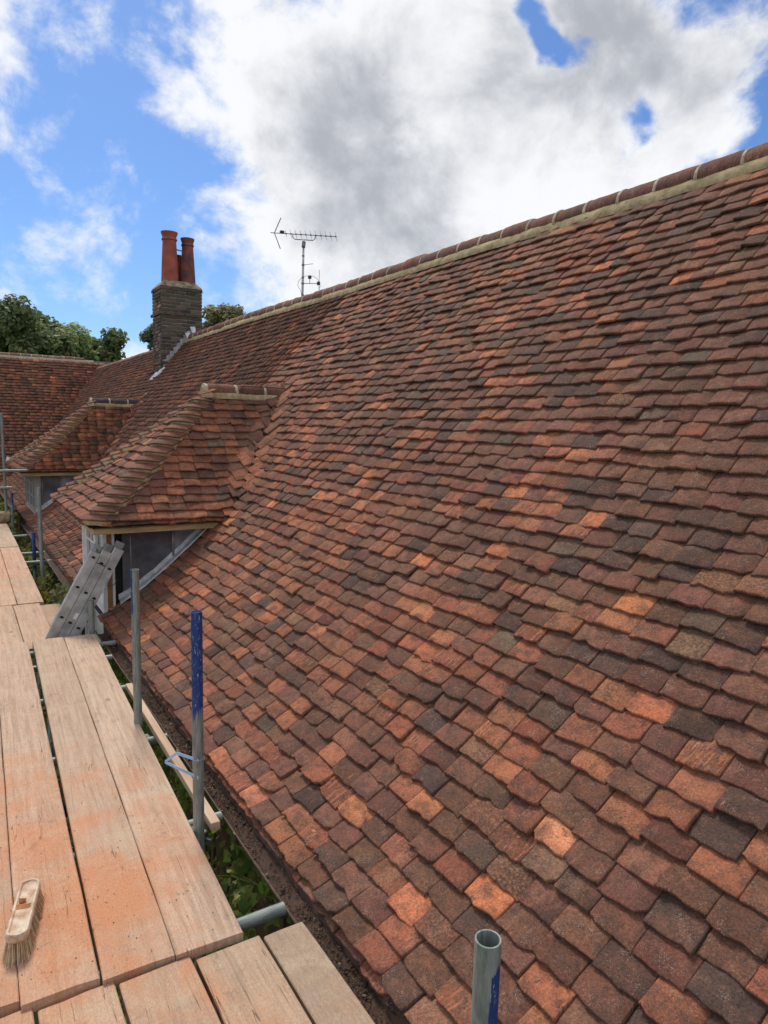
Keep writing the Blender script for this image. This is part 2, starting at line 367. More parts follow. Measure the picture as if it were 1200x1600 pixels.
# ------------------------------------------------------------------ main roof profile (sprocketed eaves, steeper above)
def profile(x0, z0, ss_, aa, n=900, ds=.01):
    P = [(x0, z0)]
    for i in range(n):
        a = rad(np.interp(i*ds, ss_, aa)); P.append((P[-1][0]+ds*math.cos(a), P[-1][1]+ds*math.sin(a)))
    return np.array(P)
EX, EZ = 1.14, -1.85
MP = profile(EX, EZ, [0, .5, 1.5, 2.5], [25, 38, 45, 51])
GAUGE = .1; NC = 50
def mp(s):
    i = s/.01; return np.array([np.interp(i, range(len(MP)), MP[:, 0]), np.interp(i, range(len(MP)), MP[:, 1])])
RX, RZ = mp(NC*GAUGE+.0)
def zr(x): return float(np.interp(x, MP[:, 0], MP[:, 1]))
def xr(z): return float(np.interp(z, MP[:, 1], MP[:, 0]))
DORM = [7.7, 14.95]
DWALL = {7.7: (6.75, 7.92, 1.20), 14.95: (14.0, 15.9, 1.32)}     # near cheek, far cheek, front wall x                    # dormer centre lines
DE, DR = -.93, .34                     # dormer eave / ridge heights
DHW = 1.2; DX0, DXA = 1.0, 2.48        # half width, front eave x, apex x
CH = dict(x0=4.0, x1=4.9, y0=15.5, y1=16.25)

# ------------------------------------------------------------------ tiles
def tile_topo(nu, nv):
    F = []
    for j in range(nv-1):
        for i in range(nu-1): a = j*nu+i; F.append((a, a+1, a+nu+1, a+nu))
    # skirt : tail, left, right
    base = nu*nv
    per = [j*nu for j in range(nv-1, 0, -1)]+list(range(nu))+[j*nu+nu-1 for j in range(1, nv)]
    for k in range(len(per)-1): F.append((per[k], base+k, base+k+1, per[k+1]))
    return np.array(F), per
TOPO = {}
PAL = {'char': (.088, .053, .040), 'brown': (.172, .080, .050), 'plum': (.168, .072, .050), 'red': (.262, .094, .054),
       'rust': (.330, .120, .062), 'orange': (.50, .172, .078), 'tan': (.260, .130, .068), 'grey': (.130, .086, .060)}
PN = list(PAL)
def tile_colour(w, p):
    """pick by weights, drifting over the roof"""
    ww = np.array([w[k] for k in PN], float)
    k = mnoise.noise(Vector(p)*.9); gq = math.exp(-((p[0]-2.5)/.9)**2-((p[1]-5.8)/2.2)**2); ww[5] *= 1+2.2*gq; ww[4] *= 1+1.6*gq; dq = 1/(1+math.exp(-(p[0]-3.2)*2.2+(p[1]-4.5)*.8)); ww[0] *= 1+2.4*dq; ww[1] *= 1+.5*dq; ww[2] *= 1+.8*dq; ww[3] *= 1-.25*dq; ww[4] *= 1-.3*dq; ww[[3, 4, 5]] *= math.exp(1.4*k); ww[[0, 1]] *= math.exp(-1.2*k)
    n = PN[rng.choice(len(PN), p=ww/ww.sum())]
    c = np.array(PAL[n])*np.exp(rng.normal(0, .17)); c = c*(1+rng.normal(0, .035, 3))
    lich = rng.uniform(0, .25) if rng.random() < .80 else rng.uniform(.3, .75)
    if n == 'tan': lich = rng.uniform(.5, .95)
    if n in ('char', 'plum'): lich *= .4
    wear = rng.uniform(.0, .5) if n in ('char', 'plum', 'brown', 'grey') else rng.uniform(.2, .97)
    return np.clip(c, .01, .7), lich, wear
def make_tile(O, U, T, Nn, w, L_, th, lod, lift, cw, tail=True):
    """one plain tile: tail at O, width w along U, up along T"""
    if lod == 0: us = [0, .022, .2, .4, .6, .8, .978, 1]; vs = [0, .006, .03, .08, .14, L_]
    elif lod == 1: us = [0, .03, .35, .65, .97, 1]; vs = [0, .008, .07, L_]
    else: us = [0, .5, 1]; vs = [0, L_]
    nu, nv = len(us), len(vs)
    if (nu, nv) not in TOPO: TOPO[(nu, nv)] = tile_topo(nu, nv)
    F, per = TOPO[(nu, nv)]
    uu, vv = np.meshgrid(np.array(us)*w, vs)
    ww = np.zeros_like(uu)
    camb = rng.normal(.0028, .002); longc = rng.uniform(.0, .005)
    if lod == 2: camb *= .35; longc *= .5
    ww += camb*(1-((uu/w-.5)*2)**2)-longc*(1-vv/L_)**2*1.5
    if lod < 2:
        ww[:, 0] -= .0014; ww[:, -1] -= .0014; ww[0, :] -= .0026
        jag = rng.normal(0, .0026 if lod else .0034, nu); vv[0] += jag; vv[1] += jag
        rot = rng.normal(0, .022); vv[0:2] += (uu[0:2]-w/2)*rot
        uu[:, 0] += rng.normal(0, .0008, nv); uu[:, -1] += rng.normal(0, .0008, nv)
        r = rng.random()
        if lod == 0: ww += rng.normal(0, .0009, ww.shape)
        if r < .30:                          # knocked-off corner
            c = rng.uniform(.006, .026); sgn = rng.random() < .5
            for i in range(nu):
                e = uu[0, i]/w if sgn else 1-uu[0, i]/w
                d = max(0, 1-e*w/(c*1.3))*c; vv[0, i] += d; vv[1, i] = max(vv[1, i], vv[0, i]+.002)
                if nv > 3: vv[2, i] = max(vv[2, i], vv[1, i]+.004)
        elif r < .40:                        # bite out of the tail
            c = rng.uniform(.006, .017); u0 = rng.uniform(.25, .75); 
            d = np.maximum(0, 1-np.abs(us-np.array(u0))/.25)*c; vv[0] += d; vv[1] += d; vv[2] = np.maximum(vv[2], vv[1]+.004)
    tw = rng.normal(0, .0048 if lod < 2 else .0015); ww = ww+lift*(1-vv/L_)+tw*(uu/w-.5)*(1-vv/L_)*2
    uu = uu-w/2
    P = np.stack([uu, vv, ww], -1).reshape(-1, 3)
    Q = P[per].copy(); Q[:, 2] -= th
    if lod < 2: Q[:, 1] += rng.normal(.0015, .001)
    A = np.vstack([P, Q])
    V = O+A[:, :1]*U+A[:, 1:2]*T+A[:, 2:3]*Nn
    col, lich, wear = cw
    c4 = np.empty((len(V), 4), np.float32); c4[:, :3] = col; c4[:, 3] = lich
    off = rng.uniform(0, 40, 2)
    tuv = np.stack([A[:, 0]+off[0]+A[:, 2]*.5, A[:, 1]+off[1]-A[:, 2], np.full(len(V), wear)+rng.integers(0, 60)], -1)
    return V, F, c4, tuv
def lay_roof(surf, U, ncourse, intervals, weights, parent, label_piece='tile', wid=.165, n_single=300, eave_under=True,
             lodd=(3.6, 9.), wave=.015, fieldname='tile_field', sgl=True, gauge=GAUGE, bright=1.0, liftk=1.0, sweep=None):
    """surf(s)->(P2 at u=0, T, N) ; intervals(k)->list of (u0,u1)"""
    tiles = []
    for k in range(-1 if eave_under else 0, ncourse):
        s = 0 if k < 0 else k*gauge
        for (a, b) in intervals(max(k, 0)):
            u = a-(rng.uniform(0, .16) if k % 2 else rng.uniform(0, .05))
            u = a if b-a < 3 else u
            first = True
            while u < b-.02:
                w = wid*rng.normal(1, .055)
                if first and k % 2 and b-a < 3: w *= .55
                first = False
                if u+w > b-.05: w = b-u
                if w < .03: break
                uc = u+w/2
                P, T, Nn = surf(s, uc)
                Uu = U
                if sweep:
                    dz = sweep(P); dzu = (sweep(P+U*.09)-sweep(P-U*.09))/.18
                    P = P+np.array((0, 0, dz))
                    if abs(dzu) > .01:
                        Uu = U+np.array((0, 0, dzu)); Uu = Uu/np.linalg.norm(Uu); Nn = np.cross(Uu, T); Nn /= np.linalg.norm(Nn); T = np.cross(Nn, Uu)
                lift = (.036+abs(rng.normal(0, .006)))*liftk; 
                if k < 0: lift = .008
                wv = wave*mnoise.noise(Vector((uc*1.3, s*1.1, ncourse*.37)))+wave*.7*mnoise.noise(Vector((uc*4.1, s*5., 3.3)))
                slip = rng.normal(0, .005)+(rng.uniform(-.022, -.008) if rng.random() < .05 else 0)
                if k < 0: slip = -.02
                if k == 0: slip = abs(slip)*.5
                O = P+T*(wv*(1 if k > 0 else .3)+slip)+Nn*(.010*mnoise.noise(Vector((uc*.8, s*.9, 7.7))))
                d = depth(O); px, py, _ = proj(O) if d > .1 else (9999, 9999, 0)
                vis = d > .1 and -80 < px < 1290 and -80 < py < 1690
                lod = 2 if d > lodd[1] or not vis else (1 if d > lodd[0] else 0)
                cw = tile_colour(weights, O); cw = (cw[0]*bright, cw[1], cw[2])
                Lt = .2 if k >= 0 else .12
                tiles.append((d if vis else 900+d, make_tile(O, Uu, T, Nn, w-.0022, Lt, .0165*liftk**.8, lod, lift, cw)))
                u += w
    tiles.sort(key=lambda t: t[0])
    ns = n_single if sgl else 0
    for d, (V, F, c4, tuv) in tiles[:ns]:
        o = mobj(label_piece, V, F, MAT_TILE, parent, col=c4, tuv=tuv)
    rest = tiles[ns:]
    if rest:
        off = 0; Vs = []; Fs = []; Cs = []; Ts = []
        for d, (V, F, c4, tuv) in rest:
            Vs.append(V); Fs.append(F+off); Cs.append(c4); Ts.append(tuv); off += len(V)
        o = mobj(fieldname, np.vstack(Vs), np.vstack(Fs), MAT_TILE, parent, col=np.vstack(Cs), tuv=np.vstack(Ts))
        o['kind'] = 'stuff'
    return tiles

# half-round ridge tiles with mortar, along direction A from point C0
def arc_shell(C, A, H, Z, L_, r, th=.014, n=12, a0=-12, a1=192, drop=0., flare=0.):
    """C start, A axis, H horizontal across, Z up"""
    V = []; segs = 5
    for j in range(segs+1):
        t = j/segs
        for sh in (0, 1):
            rr = r-sh*th
            for i in range(n+1):
                a = rad(a0+(a1-a0)*i/n)
                wob = .0012*math.sin(5*a+j*2.1+C[1]*13)
                e = .006 if j in (0, segs) else 0
                q = C+A*(L_*t)+H*(math.cos(a)*(rr+wob-e*.4*(1-sh)))+Z*(math.sin(a)*(rr+wob-e*.4*(1-sh))+drop*math.sin(math.pi*t))
                V.append(q)
    F = []; m = 2*(n+1)
    for j in range(segs):
        for i in range(n):
            a = j*m+i; F.append((a, a+m, a+m+1, a+1)); b_ = a+n+1; F.append((b_, b_+1, b_+m+1, b_+m))
    for i in range(n):
        F.append((i, i+1, i+n+2, i+n+1)); a = segs*m+i; F.append((a, a+n+1, a+n+2, a+1))
    for j in range(segs):
        for i in (0, n):
            a = j*m+i; F.append((a, a+n+1, a+m+n+1, a+m))
    return np.array(V), np.array(F)
def ridge_run(C0, A, H, length, r, parent, colf, tlen=.335, gap=.014, mortar=MAT_MORTAR, bed=.075, sag=None, joint=None, bedz=-.02):
    A, H = np.array(A, float), np.array(H, float); Z = np.array((0, 0, 1.))
    n = int(length/tlen)
    for i in range(n):
        C = np.array(C0)+A*(i*tlen+gap/2)+Z*(rng.normal(0, .004)+(sag(i*tlen) if sag else 0))+H*rng.normal(0, .003)
        V, F = arc_shell(C, A, H, Z, tlen-gap, r*rng.normal(1, .015))
        c = np.clip(np.array(colf())*np.exp(rng.normal(0, .15)), .01, .6)
        c4 = np.empty((len(V), 4), np.float32); c4[:, :3] = c; c4[:, 3] = rng.uniform(0, .3)
        off = rng.uniform(0, 40, 2)
        tuv = np.stack([V@H+off[0], V@A+off[1], np.full(len(V), rng.uniform(0, .4)+rng.integers(0, 60))], -1)
        o = mobj('ridge_tile', V, F, MAT_TILE, parent, col=c4, tuv=tuv, smooth=True)
        try: o.data.set_sharp_from_angle(angle=rad(50))
        except Exception: pass
        # mortar joint
        V, F = arc_shell(np.array(C0)+A*(i*tlen-gap/2-.006)+Z*((sag(i*tlen) if sag else 0)), A, H, Z, gap+.012, r+.001+.002*rng.random(), .02)
        mobj('mortar_joint', V, F, joint or MAT_MORTAR_PALE, parent, smooth=True)
    # bedding mortar fillets both sides
    m = MB()
    ns = int(length/.05)
    for sgn in (-1, 1):
        V = []
        for i in range(ns+1):
            y = i*length/ns; j = .013*mnoise.noise(Vector((y*3.1, sgn, .3)))+.008*mnoise.noise(Vector((y*19, sgn, 2.3)))
            C = np.array(C0)+A*y+Z*((sag(y) if sag else 0))
            V += [C+H*sgn*(r-.016)+Z*.015, C+H*sgn*(r+.006+j)+Z*(bedz*.5), C+H*sgn*(r+bed*.62+j)+Z*(bedz-bed*.75+j), C+H*sgn*(r+bed*.60+j)+Z*(bedz-bed*.75-.03)]
        F = []
        for i in range(ns):
            for q in range(3): a = i*4+q; F.append((a, a+1, a+5, a+4) if sgn < 0 else (a, a+4, a+5, a+1))
        m.add(V, F)
    m.build('bedding_mortar', mortar, parent, smooth=True)

# ================================================================== SETTING
g = MB(); g.box(-900, 900, -900, 900, -6.8, -6.3); tag(g.build('ground', MAT_GROUND), kind='structure')

# ================================================================== HOUSE
house = empty('old_house', (4.6, 8, -6.3))
tag(house, 'old house with long clay tiled roof, two hipped dormers and a brick chimney', 'house')
wall = MB(); wall.box(1.34, 7.9, -1.6, 23, -6.3, -1.98); wall.build('wall', MAT_BRICKWALL, house)

# under-roof sheet (dark) + back slope : the roof part
ys0, ys1 = -1.4, 27.2
V = []; F = []
SS = np.arange(0, NC*GAUGE+.11, .15)
for s in SS:
    x, z = mp(s); V += [(x+.02, ys0, z-.02), (x+.02, ys1, z-.02)]
for i in range(len(SS)-1): F.append((2*i, 2*i+1, 2*i+3, 2*i+2))
n0 = len(V); V += [(RX+.02, ys0, RZ-.02), (RX+.02, ys1, RZ-.02), (RX+3.4, ys0, EZ), (RX+3.4, ys1, EZ)]; F.append((n0, n0+1, n0+3, n0+2))
n0 = len(V)
V += [(EX+.05, ys0, EZ-.05), (EX+.05, 6.75, EZ-.05), (RX+3.4, 6.75, EZ-.05), (RX+3.4, ys0, EZ-.05)]; F.append((n0, n0+1, n0+2, n0+3))
roof = mobj('roof', np.array(V), F, MAT_DARK, house)

def main_surf(s, u):
    x, z = mp(s); x2, z2 = mp(s+.16)
    T = np.array((x2-x, 0, z2-z)); T /= np.linalg.norm(T); Nn = np.array((-T[2], 0, T[0]))
    return np.array((x, -u, z)), T, Nn
def main_int(k):
    s = k*GAUGE; x, z = mp(s); cuts = []
    for c in DORM:
        if z+.03 < DE:
            if x+.10 > DWALL[c][2]: cuts.append(DWALL[c][:2])
        elif z < DR+.05: hw = DHW*(DR+.02-z)/(DR-DE)-.03; cuts.append((c-min(hw, .98+.3), c+min(hw, .98+.3)))
    if x > CH['x0']-.12: cuts.append((CH['y0']-.01, CH['y1']+.02))
    iv = []; a = -1.3; end = 23.0+(z+1.0)*1.45 if z > -1.0 else 22.6
    for c0, c1 in sorted(cuts): iv.append((a, c0)); a = c1
    iv.append((a, min(end, 27)))
    return [(-b, -a) for a, b in iv if b-a > .1]
def smax(a, b, k):
    h = max(k-abs(a-b), 0)/k; return max(a, b)+h*h*k*.25
def dorm_z(x, y):
    zz = -9
    for c in DORM:
        if DX0 < x: zz = max(zz, DR-abs(y-c)/DHW*(DR-DE))
    return zz
def sweep_main(P):
    zd = dorm_z(P[0], P[1]); 
    if zd < DE+.02: return 0.
    return min(smax(P[2], zd, .26)-P[2], .06)*min(max((P[2]-DE+.02)/.22, 0), 1)
def sweep_dorm(P):
    zm = zr(P[0]); return min(smax(P[2], zm, .26)-P[2], .06)*min(max((P[2]-DE)/.15, .0), 1)
WM = dict(char=.85, brown=3.5, plum=2.2, red=3.1, rust=1.2, orange=.26, tan=.12, grey=.22)
lay_roof(main_surf, np.array((0, -1., 0)), NC, main_int, WM, roof, sweep=sweep_main)

def darkridge():
    return PAL['plum'] if rng.random() < .7 else PAL['brown']
sagf = lambda y: -.012*math.sin(y*.35)+.008*math.sin(y*1.1)
ridge_run((RX+.045, -1.2, RZ+.020), (0, 1, 0), (-1, 0, 0), 16.62, .122, roof, darkridge, sag=sagf, bedz=-.028, bed=.036)
ridge_run((RX+.06, 16.35, RZ-.03), (0, 1, 0), (-1, 0, 0), 10.6, .10, roof, lambda: PAL['brown'], sag=sagf)

# ------------------------------------------------------------------ dormers
def dormer(cy, weights, ridge_col, dark_front=False, n_single=300):
    dm = MB(); 
    ye, yf = cy-DHW, cy+DHW
    # inner shell of dormer roof (dark boarding) as the part's own mesh
    ap = xr(DR)+.1
    z0, z1 = DE-.035, DR-.03
    Vv = [(DX0+.03, ye+.03, z0), (DX0+.03, yf-.03, z0), (DXA, cy, z1), (ap, cy, z1), (xr(z0)+.1, ye+.03, z0), (xr(z0)+.1, yf-.03, z0)]
    dm.add(Vv, [(0, 2, 1), (0, 4, 3, 2), (1, 2, 3, 5), (0, 1, 5, 4)])
    d = dm.build('dormer', MAT_DARK, house)
    rise = DR-DE
    def slope(run):
        base = math.degrees(math.atan(rise/run)); L_ = math.hypot(run, rise)
        # bell-cast: flatter for the first 0.35 m, a touch steeper above
        Pf = profile(0, 0, [0, .35, .7], [base-8, base-3, base+2.4], n=int(L_/.01)+6)
        return Pf, L_
    Ps, Ls = slope(DHW); Pf, Lf = slope(DXA-DX0); n = 17
    def at(P, s): i = s/.01; return np.interp(i, range(len(P)), P[:, 0]), np.interp(i, range(len(P)), P[:, 1])
    gs, gf = Ls/n, Lf/n
    def hw_at(z): return max(0, (DR-z)/rise)
    def near(s, u):
        h, z = at(Ps, s); h2, z2 = at(Ps, s+.14); T = np.array((0, h2-h, z2-z)); T /= np.linalg.norm(T)
        return np.array((u, ye+h, DE+z)), T, np.array((0, -T[2], T[1]))
    def near_int(k):
        h, z = at(Ps, k*gs); zz = DE+z; t = 1-hw_at(zz)
        xh = DX0+(DXA-DX0)*t+.12
        return [(xh, xr(zz)+.16)]
    def far_(s, u):
        h, z = at(Ps, s); h2, z2 = at(Ps, s+.14); T = np.array((0, -(h2-h), z2-z)); T /= np.linalg.norm(T)
        return np.array((-u, yf-h, DE+z)), T, np.array((0, T[2], -T[1]))
    def far_int(k):
        a, b = near_int(k)[0]; return [(-b, -a)]
    def front(s, u):
        h, z = at(Pf, s); h2, z2 = at(Pf, s+.14); T = np.array((h2-h, 0, z2-z)); T /= np.linalg.norm(T)
        return np.array((DX0+h, -u, DE+z)), T, np.array((-T[2], 0, T[0]))
    def front_int(k):
        h, z = at(Pf, k*gf); hw = DHW*hw_at(DE+z)-.10
        return [(-cy-hw, -cy+hw)] if hw > .06 else []
    kw = dict(wave=.004, sgl=True)
    lay_roof(near, np.array((1., 0, 0)), n, near_int, weights, d, n_single=n_single//2+20, gauge=gs, sweep=sweep_dorm, **kw)
    wf = dict(weights); wf['plum'] = weights['plum']*1.6
    lay_roof(front, np.array((0, -1., 0)), n, front_int, wf, d, n_single=n_single//2-20, gauge=gf, fieldname='front_tile_field', **kw)
    lay_roof(far_, np.array((-1., 0, 0)), n, far_int, weights, d, sgl=False, gauge=gs, fieldname='far_tile_field', wave=.004)
    # bonnet tiles on both hips, mortar under each
    for sy in (-1, 1):
        hipv = np.array((DXA-DX0, -sy*DHW, rise)); hl = np.linalg.norm(hipv); hd = hipv/hl
        for k in range(n):
            t = (k+.02)/n
            zz = DE+at(Ps, k*gs)[1]; tt = 1-hw_at(zz)
            T0 = np.array((DX0+(DXA-DX0)*tt, cy+sy*DHW*(1-tt), zz))
            na = np.array((0, sy*rise, DHW)); na = na/np.linalg.norm(na)
            nb = np.array((-rise, 0, DXA-DX0)); nb = nb/np.linalg.norm(nb)
            nn = na+nb; nn /= np.linalg.norm(nn)
            out = np.array((-(DXA-DX0), sy*DHW, 0)); out /= np.linalg.norm(out)
            wing = .175
            A0 = T0+np.array((wing, 0, 0))+na*.030-np.array((0, 0, 0))
            B0 = T0+np.array((0, -sy*wing, 0))+nb*.030
            Cc = T0+nn*.062+out*.022
            def bez(q):
                return A0*(1-q)**3+(T0+np.array((.085, 0, 0))+na*.026)*0+3*(1-q)**2*q*(Cc+np.array((.045, 0, -.005)))+3*(1-q)*q*q*(Cc+np.array((0, -sy*.045, -.005)))+B0*q**3
            nq, nr = 11, 4
            def shell(lift, L_, th, pull=0., infl=0., dr_=.062):
                Vv = []
                for sh in (0, 1):
                    for j in range(nr):
                        v = [0, .05, .5, 1][j]
                        for i in range(nq):
                            q = i/(nq-1); p = bez(q)
                            dirn = hd*L_*v
                            drop = dr_*v+(.003 if j == 0 else 0)
                            Vv.append(p+dirn+nn*(lift-drop-sh*th)-hd*(infl*math.sin(math.pi*q))+hd*pull)
                Ff = []
                for j in range(nr-1):
                    for i in range(nq-1):
                        a = j*nq+i; Ff.append((a, a+1, a+nq+1, a+nq) if sy < 0 else (a, a+nq, a+nq+1, a+1))
                o_ = nr*nq
                for i in range(nq-1): Ff.append((i, i+o_, i+1+o_, i+1))
                for j in range(nr-1):
                    for i in (0, nq-1): a = j*nq+i; Ff.append((a, a+nq, a+nq+o_, a+o_))
                return np.array(Vv), np.array(Ff)
            if k == n-1 and sy > 0: pass
            V_, F_ = shell(.020+rng.normal(0, .003), .19, .013)
            c = np.array(PAL['plum'])*1.25*np.exp(rng.normal(0, .12)) if rng.random() < .85 else np.array(PAL['rust'])*.8
            c4 = np.empty((len(V_), 4), np.float32); c4[:, :3] = c; c4[:, 3] = 0
            off = rng.uniform(0, 40, 2)
            tuv = np.stack([V_[:, 0]+V_[:, 1]*.7+off[0], V_[:, 2]+off[1], np.full(len(V_), .05+rng.integers(0, 60))], -1)
            o = mobj('bonnet_tile', V_, F_, MAT_TILE, d, col=c4, tuv=tuv); autosmooth(o, 45)
            V_, F_ = shell(.008, .12, .06, pull=.005, dr_=.045)
            V_ = V_+rng.normal(0, .0015, V_.shape)
            autosmooth(mobj('hip_mortar', V_, F_, MAT_MORTAR, d), 60)
    # dormer ridge
    ridge_run((DXA-.03, cy, DR-.020), (1, 0, 0), (0, 1, 0), 1.05, .105, d, ridge_col, tlen=.345, gap=.022, bed=.04, bedz=0.)
    m = MB(); m.tube([(DXA-.06, cy, DR-.025), (DXA-.03, cy, DR-.025)], [.08, .108], 16); m.build('ridge_end_mortar', MAT_MORTAR, d, smooth=False)
    m = MB(); m.tube([(DXA+.97, cy, DR-.03), (DXA+1.06, cy, DR-.0)], [.104, .06], 12)
    m.build('ridge_foot_mortar', MAT_MORTAR, d)
    # lead saddle at ridge foot
    # walls ---------------------------------------------------------
    yc, yd, fx = DWALL[cy]; q0 = fx-1.15
    zt = DE-.075
    m = MB(); m.box(DX0+.07, xr(zt)+.02, ye+.09, ye+.115, zt-.03, zt+.02); m.box(DX0+.07, DX0+.095, ye+.115, yf-.09, zt-.03, zt+.02)
    m.box(DX0+.07, xr(zt), yf-.115, yf-.09, zt-.03, zt+.02); m.build('fascia', MAT_BUFF, d)
    m = MB(); m.box(DX0+.10, xr(zt), ye+.12, yf-.12, zt-.005, zt+.04); m.build('soffit', MAT_BUFF, d)
    # lead cheeks : two bays with a standing roll between
    for (side, y) in ((-1, yc), (1, yd)):
        def panel(x0, x1, name, mat, off):
            xs = np.linspace(x0, x1, 9); Vv = []; Ff = []
            for i, x in enumerate(xs):
                zb = min(zr(x)-.01, zt-.002); 
                for j in range(5):
                    z = zb+(zt-zb)*j/4
                    Vv.append((x, y+side*(off+.004*mnoise.noise(Vector((x*4, z*4, cy)))), z))
            nn_ = len(Vv); Vv += [(p[0], p[1]-side*.03, p[2]) for p in Vv]
            for i in range(8):
                for j in range(4):
                    a = i*5+j; Ff.append((a, a+5, a+6, a+1)); a += nn_; Ff.append((a, a+1, a+6, a+5))
            for i in range(8): Ff.append((i*5+4, i*5+9, i*5+9+nn_, i*5+4+nn_)); Ff.append((i*5, i*5+nn_, i*5+5+nn_, i*5+5))
            Ff.append((0, 1, 2, 3, 4, 4+nn_, 3+nn_, 2+nn_, 1+nn_, nn_)); Ff.append(tuple(range(40, 45))+tuple(range(44+nn_, 39+nn_, -1)))
            mobj(name, np.array(Vv), Ff, mat, d)
        if not dark_front:
            panel(1.345, 1.81, 'cheek_panel', MAT_LEAD, 0.); panel(1.83, xr(zt)+.0, 'cheek_panel', MAT_LEAD_D, .002)
        else:
            panel(1.40, 1.72, 'cheek_panel', MAT_LEAD, 0.); panel(1.73, xr(zt)+.0, 'cheek_panel', MAT_LEAD_D, .002)
        xw = 1.82 if not dark_front else 1.725
        m = MB(); m.tube([(xw, y+side*.006, zr(xw)+.03), (xw, y+side*.006, zt)], .011, 8); m.build('lead_roll', MAT_LEAD_D, d, smooth=True); m = MB(); m.tube([(1.42, y+side*.004, zr(1.42)+.03), (1.42, y+side*.004, zt)], .006, 6); m.build('lead_roll', MAT_LEAD_D, d, smooth=True)
        # flashing dressed over the tiles
        xs = np.linspace(1.30, xr(zt)-.02, 12); Vv = []; Ff = []
        for i, x in enumerate(xs):
            z = zr(x); wob = .006*math.sin(i*2.3+cy)
            Vv += [(x, y+side*.004, z+.12+wob), (x, y+side*.012, z+.076+wob*.5), (x, y+side*(.085+wob), z+.070+wob*.3), (x, y+side*(.090+wob), z+.052)]
        for i in range(11):
            for j in range(3): a = i*4+j; Ff.append((a, a+4, a+5, a+1))
        mobj('lead_flashing', np.array(Vv), Ff, MAT_LEAD_LT, d)
    # corner trim
    zb = EZ-.35
    pm = MAT_WHITE if not dark_front else MAT_GREYPAINT
    for y0, y1, s_ in ((yc, yc+.05, 1), (yd-.05, yd, 1)):
        m = MB(); m.box(fx-.03, fx+.005, y0, y1, -3.4, zt-.001, b=.003); m.build('corner_post', pm, d)
        m = MB(); m.box(fx+.007, fx+.050, y0+.006, y1-.006, EZ-.2, zt-.002); m.build('ochre_corner_board', MAT_OCHRE if not dark_front else pm, d)
        m = MB(); m.box(fx+.052, fx+.075, y0+.002, y1-.002, EZ-.2, zt-.002); m.build('trim_strip', pm, d)
    m = MB(); m.box(fx+.08, fx+.16, yc+.04, yd-.04, EZ-.3, zt-.01); m.build('dark_opening', MAT_DARK, d)  # solid near-black box stands in for the shade of the open void
    # front window: frame, mullions, sashes, panes
    fr = MB(); zs = EZ+.12
    fr.box(fx+.01, fx+.08, yc+.05, yd-.05, zt-.06, zt-.003, b=.003); fr.box(fx-.03, fx+.085, yc+.05, yd-.05, zs-.05, zs, b=.004)
    wf_ = fr.build('window_frame', pm, d)
    ncas = 2 if yd-yc < 1.5 else 3; wd = (yd-yc-.1)/ncas
    for i in range(ncas):
        a = yc+.05+i*wd; b_ = a+wd
        m = MB(); m.box(fx-.005, fx+.045, a+.002, a+.05, zs+.001, zt-.061); m.box(fx-.005, fx+.045, b_-.05, b_-.002, zs+.001, zt-.061)
        m.box(fx, fx+.04, a+.052, b_-.052, zs+.001, zs+.05); m.box(fx, fx+.04, a+.052, b_-.052, zt-.11, zt-.062)
        for q in (1, 2): zz = zs+(zt-zs)*q/3; m.box(fx+.003, fx+.035, a+.052, b_-.052, zz-.011, zz+.011)
        m.box(fx+.004, fx+.032, (a+b_)/2-.011, (a+b_)/2+.011, zs+.052, zt-.111)
        m.build('casement', pm, d)
        m = MB(); m.box(fx+.022, fx+.028, a+.05, b_-.05, zs+.05, zt-.11); m.build('window_pane', MAT_GLASS, d)
    # painted boarding under the sill
    for q in range(11):
        z1_ = zs-.052-q*.14
        m = MB(); m.add([(fx-.02, yc+.052, z1_-.14), (fx-.02, yd-.052, z1_-.14), (fx+.005, yd-.052, z1_), (fx+.005, yc+.052, z1_), (fx+.005, yc+.052, z1_-.14), (fx+.005, yd-.052, z1_-.14)],
                        [(0, 3, 2, 1), (0, 4, 3), (1, 2, 5), (0, 1, 5, 4)])
        m.build('weatherboard', pm, d)
    m = MB(); m.box(fx+.015, 1.335, yc+.01, yd-.01, -6.3, EZ-.21); m.build('lower_wall', MAT_BRICKWALL, d)
    return d
MAT_LEAD_D = simple('weathered_lead', (.26, .265, .275), .5, .35, 7, .2, .5, .006, bscale=14)
MAT_GREYPAINT = simple('grey_paint', (.36, .35, .32), .6, .12, 12, stretch=(1, 1, .2))
WD1 = dict(char=.8, brown=3.2, plum=1.8, red=3.0, rust=1.3, orange=.2, tan=.4, grey=.5)
WD2 = dict(char=.7, brown=1.2, plum=.9, red=2.2, rust=2.6, orange=1.6, tan=.5, grey=.2)
d1 = dormer(DORM[0], WD1, lambda: PAL['brown']); tag(d1, 'nearer dormer with white window front')
d2 = dormer(DORM[1], WD2, lambda: (.045, .045, .048), dark_front=True); tag(d2, 'farther dormer with dark ridge tiles')

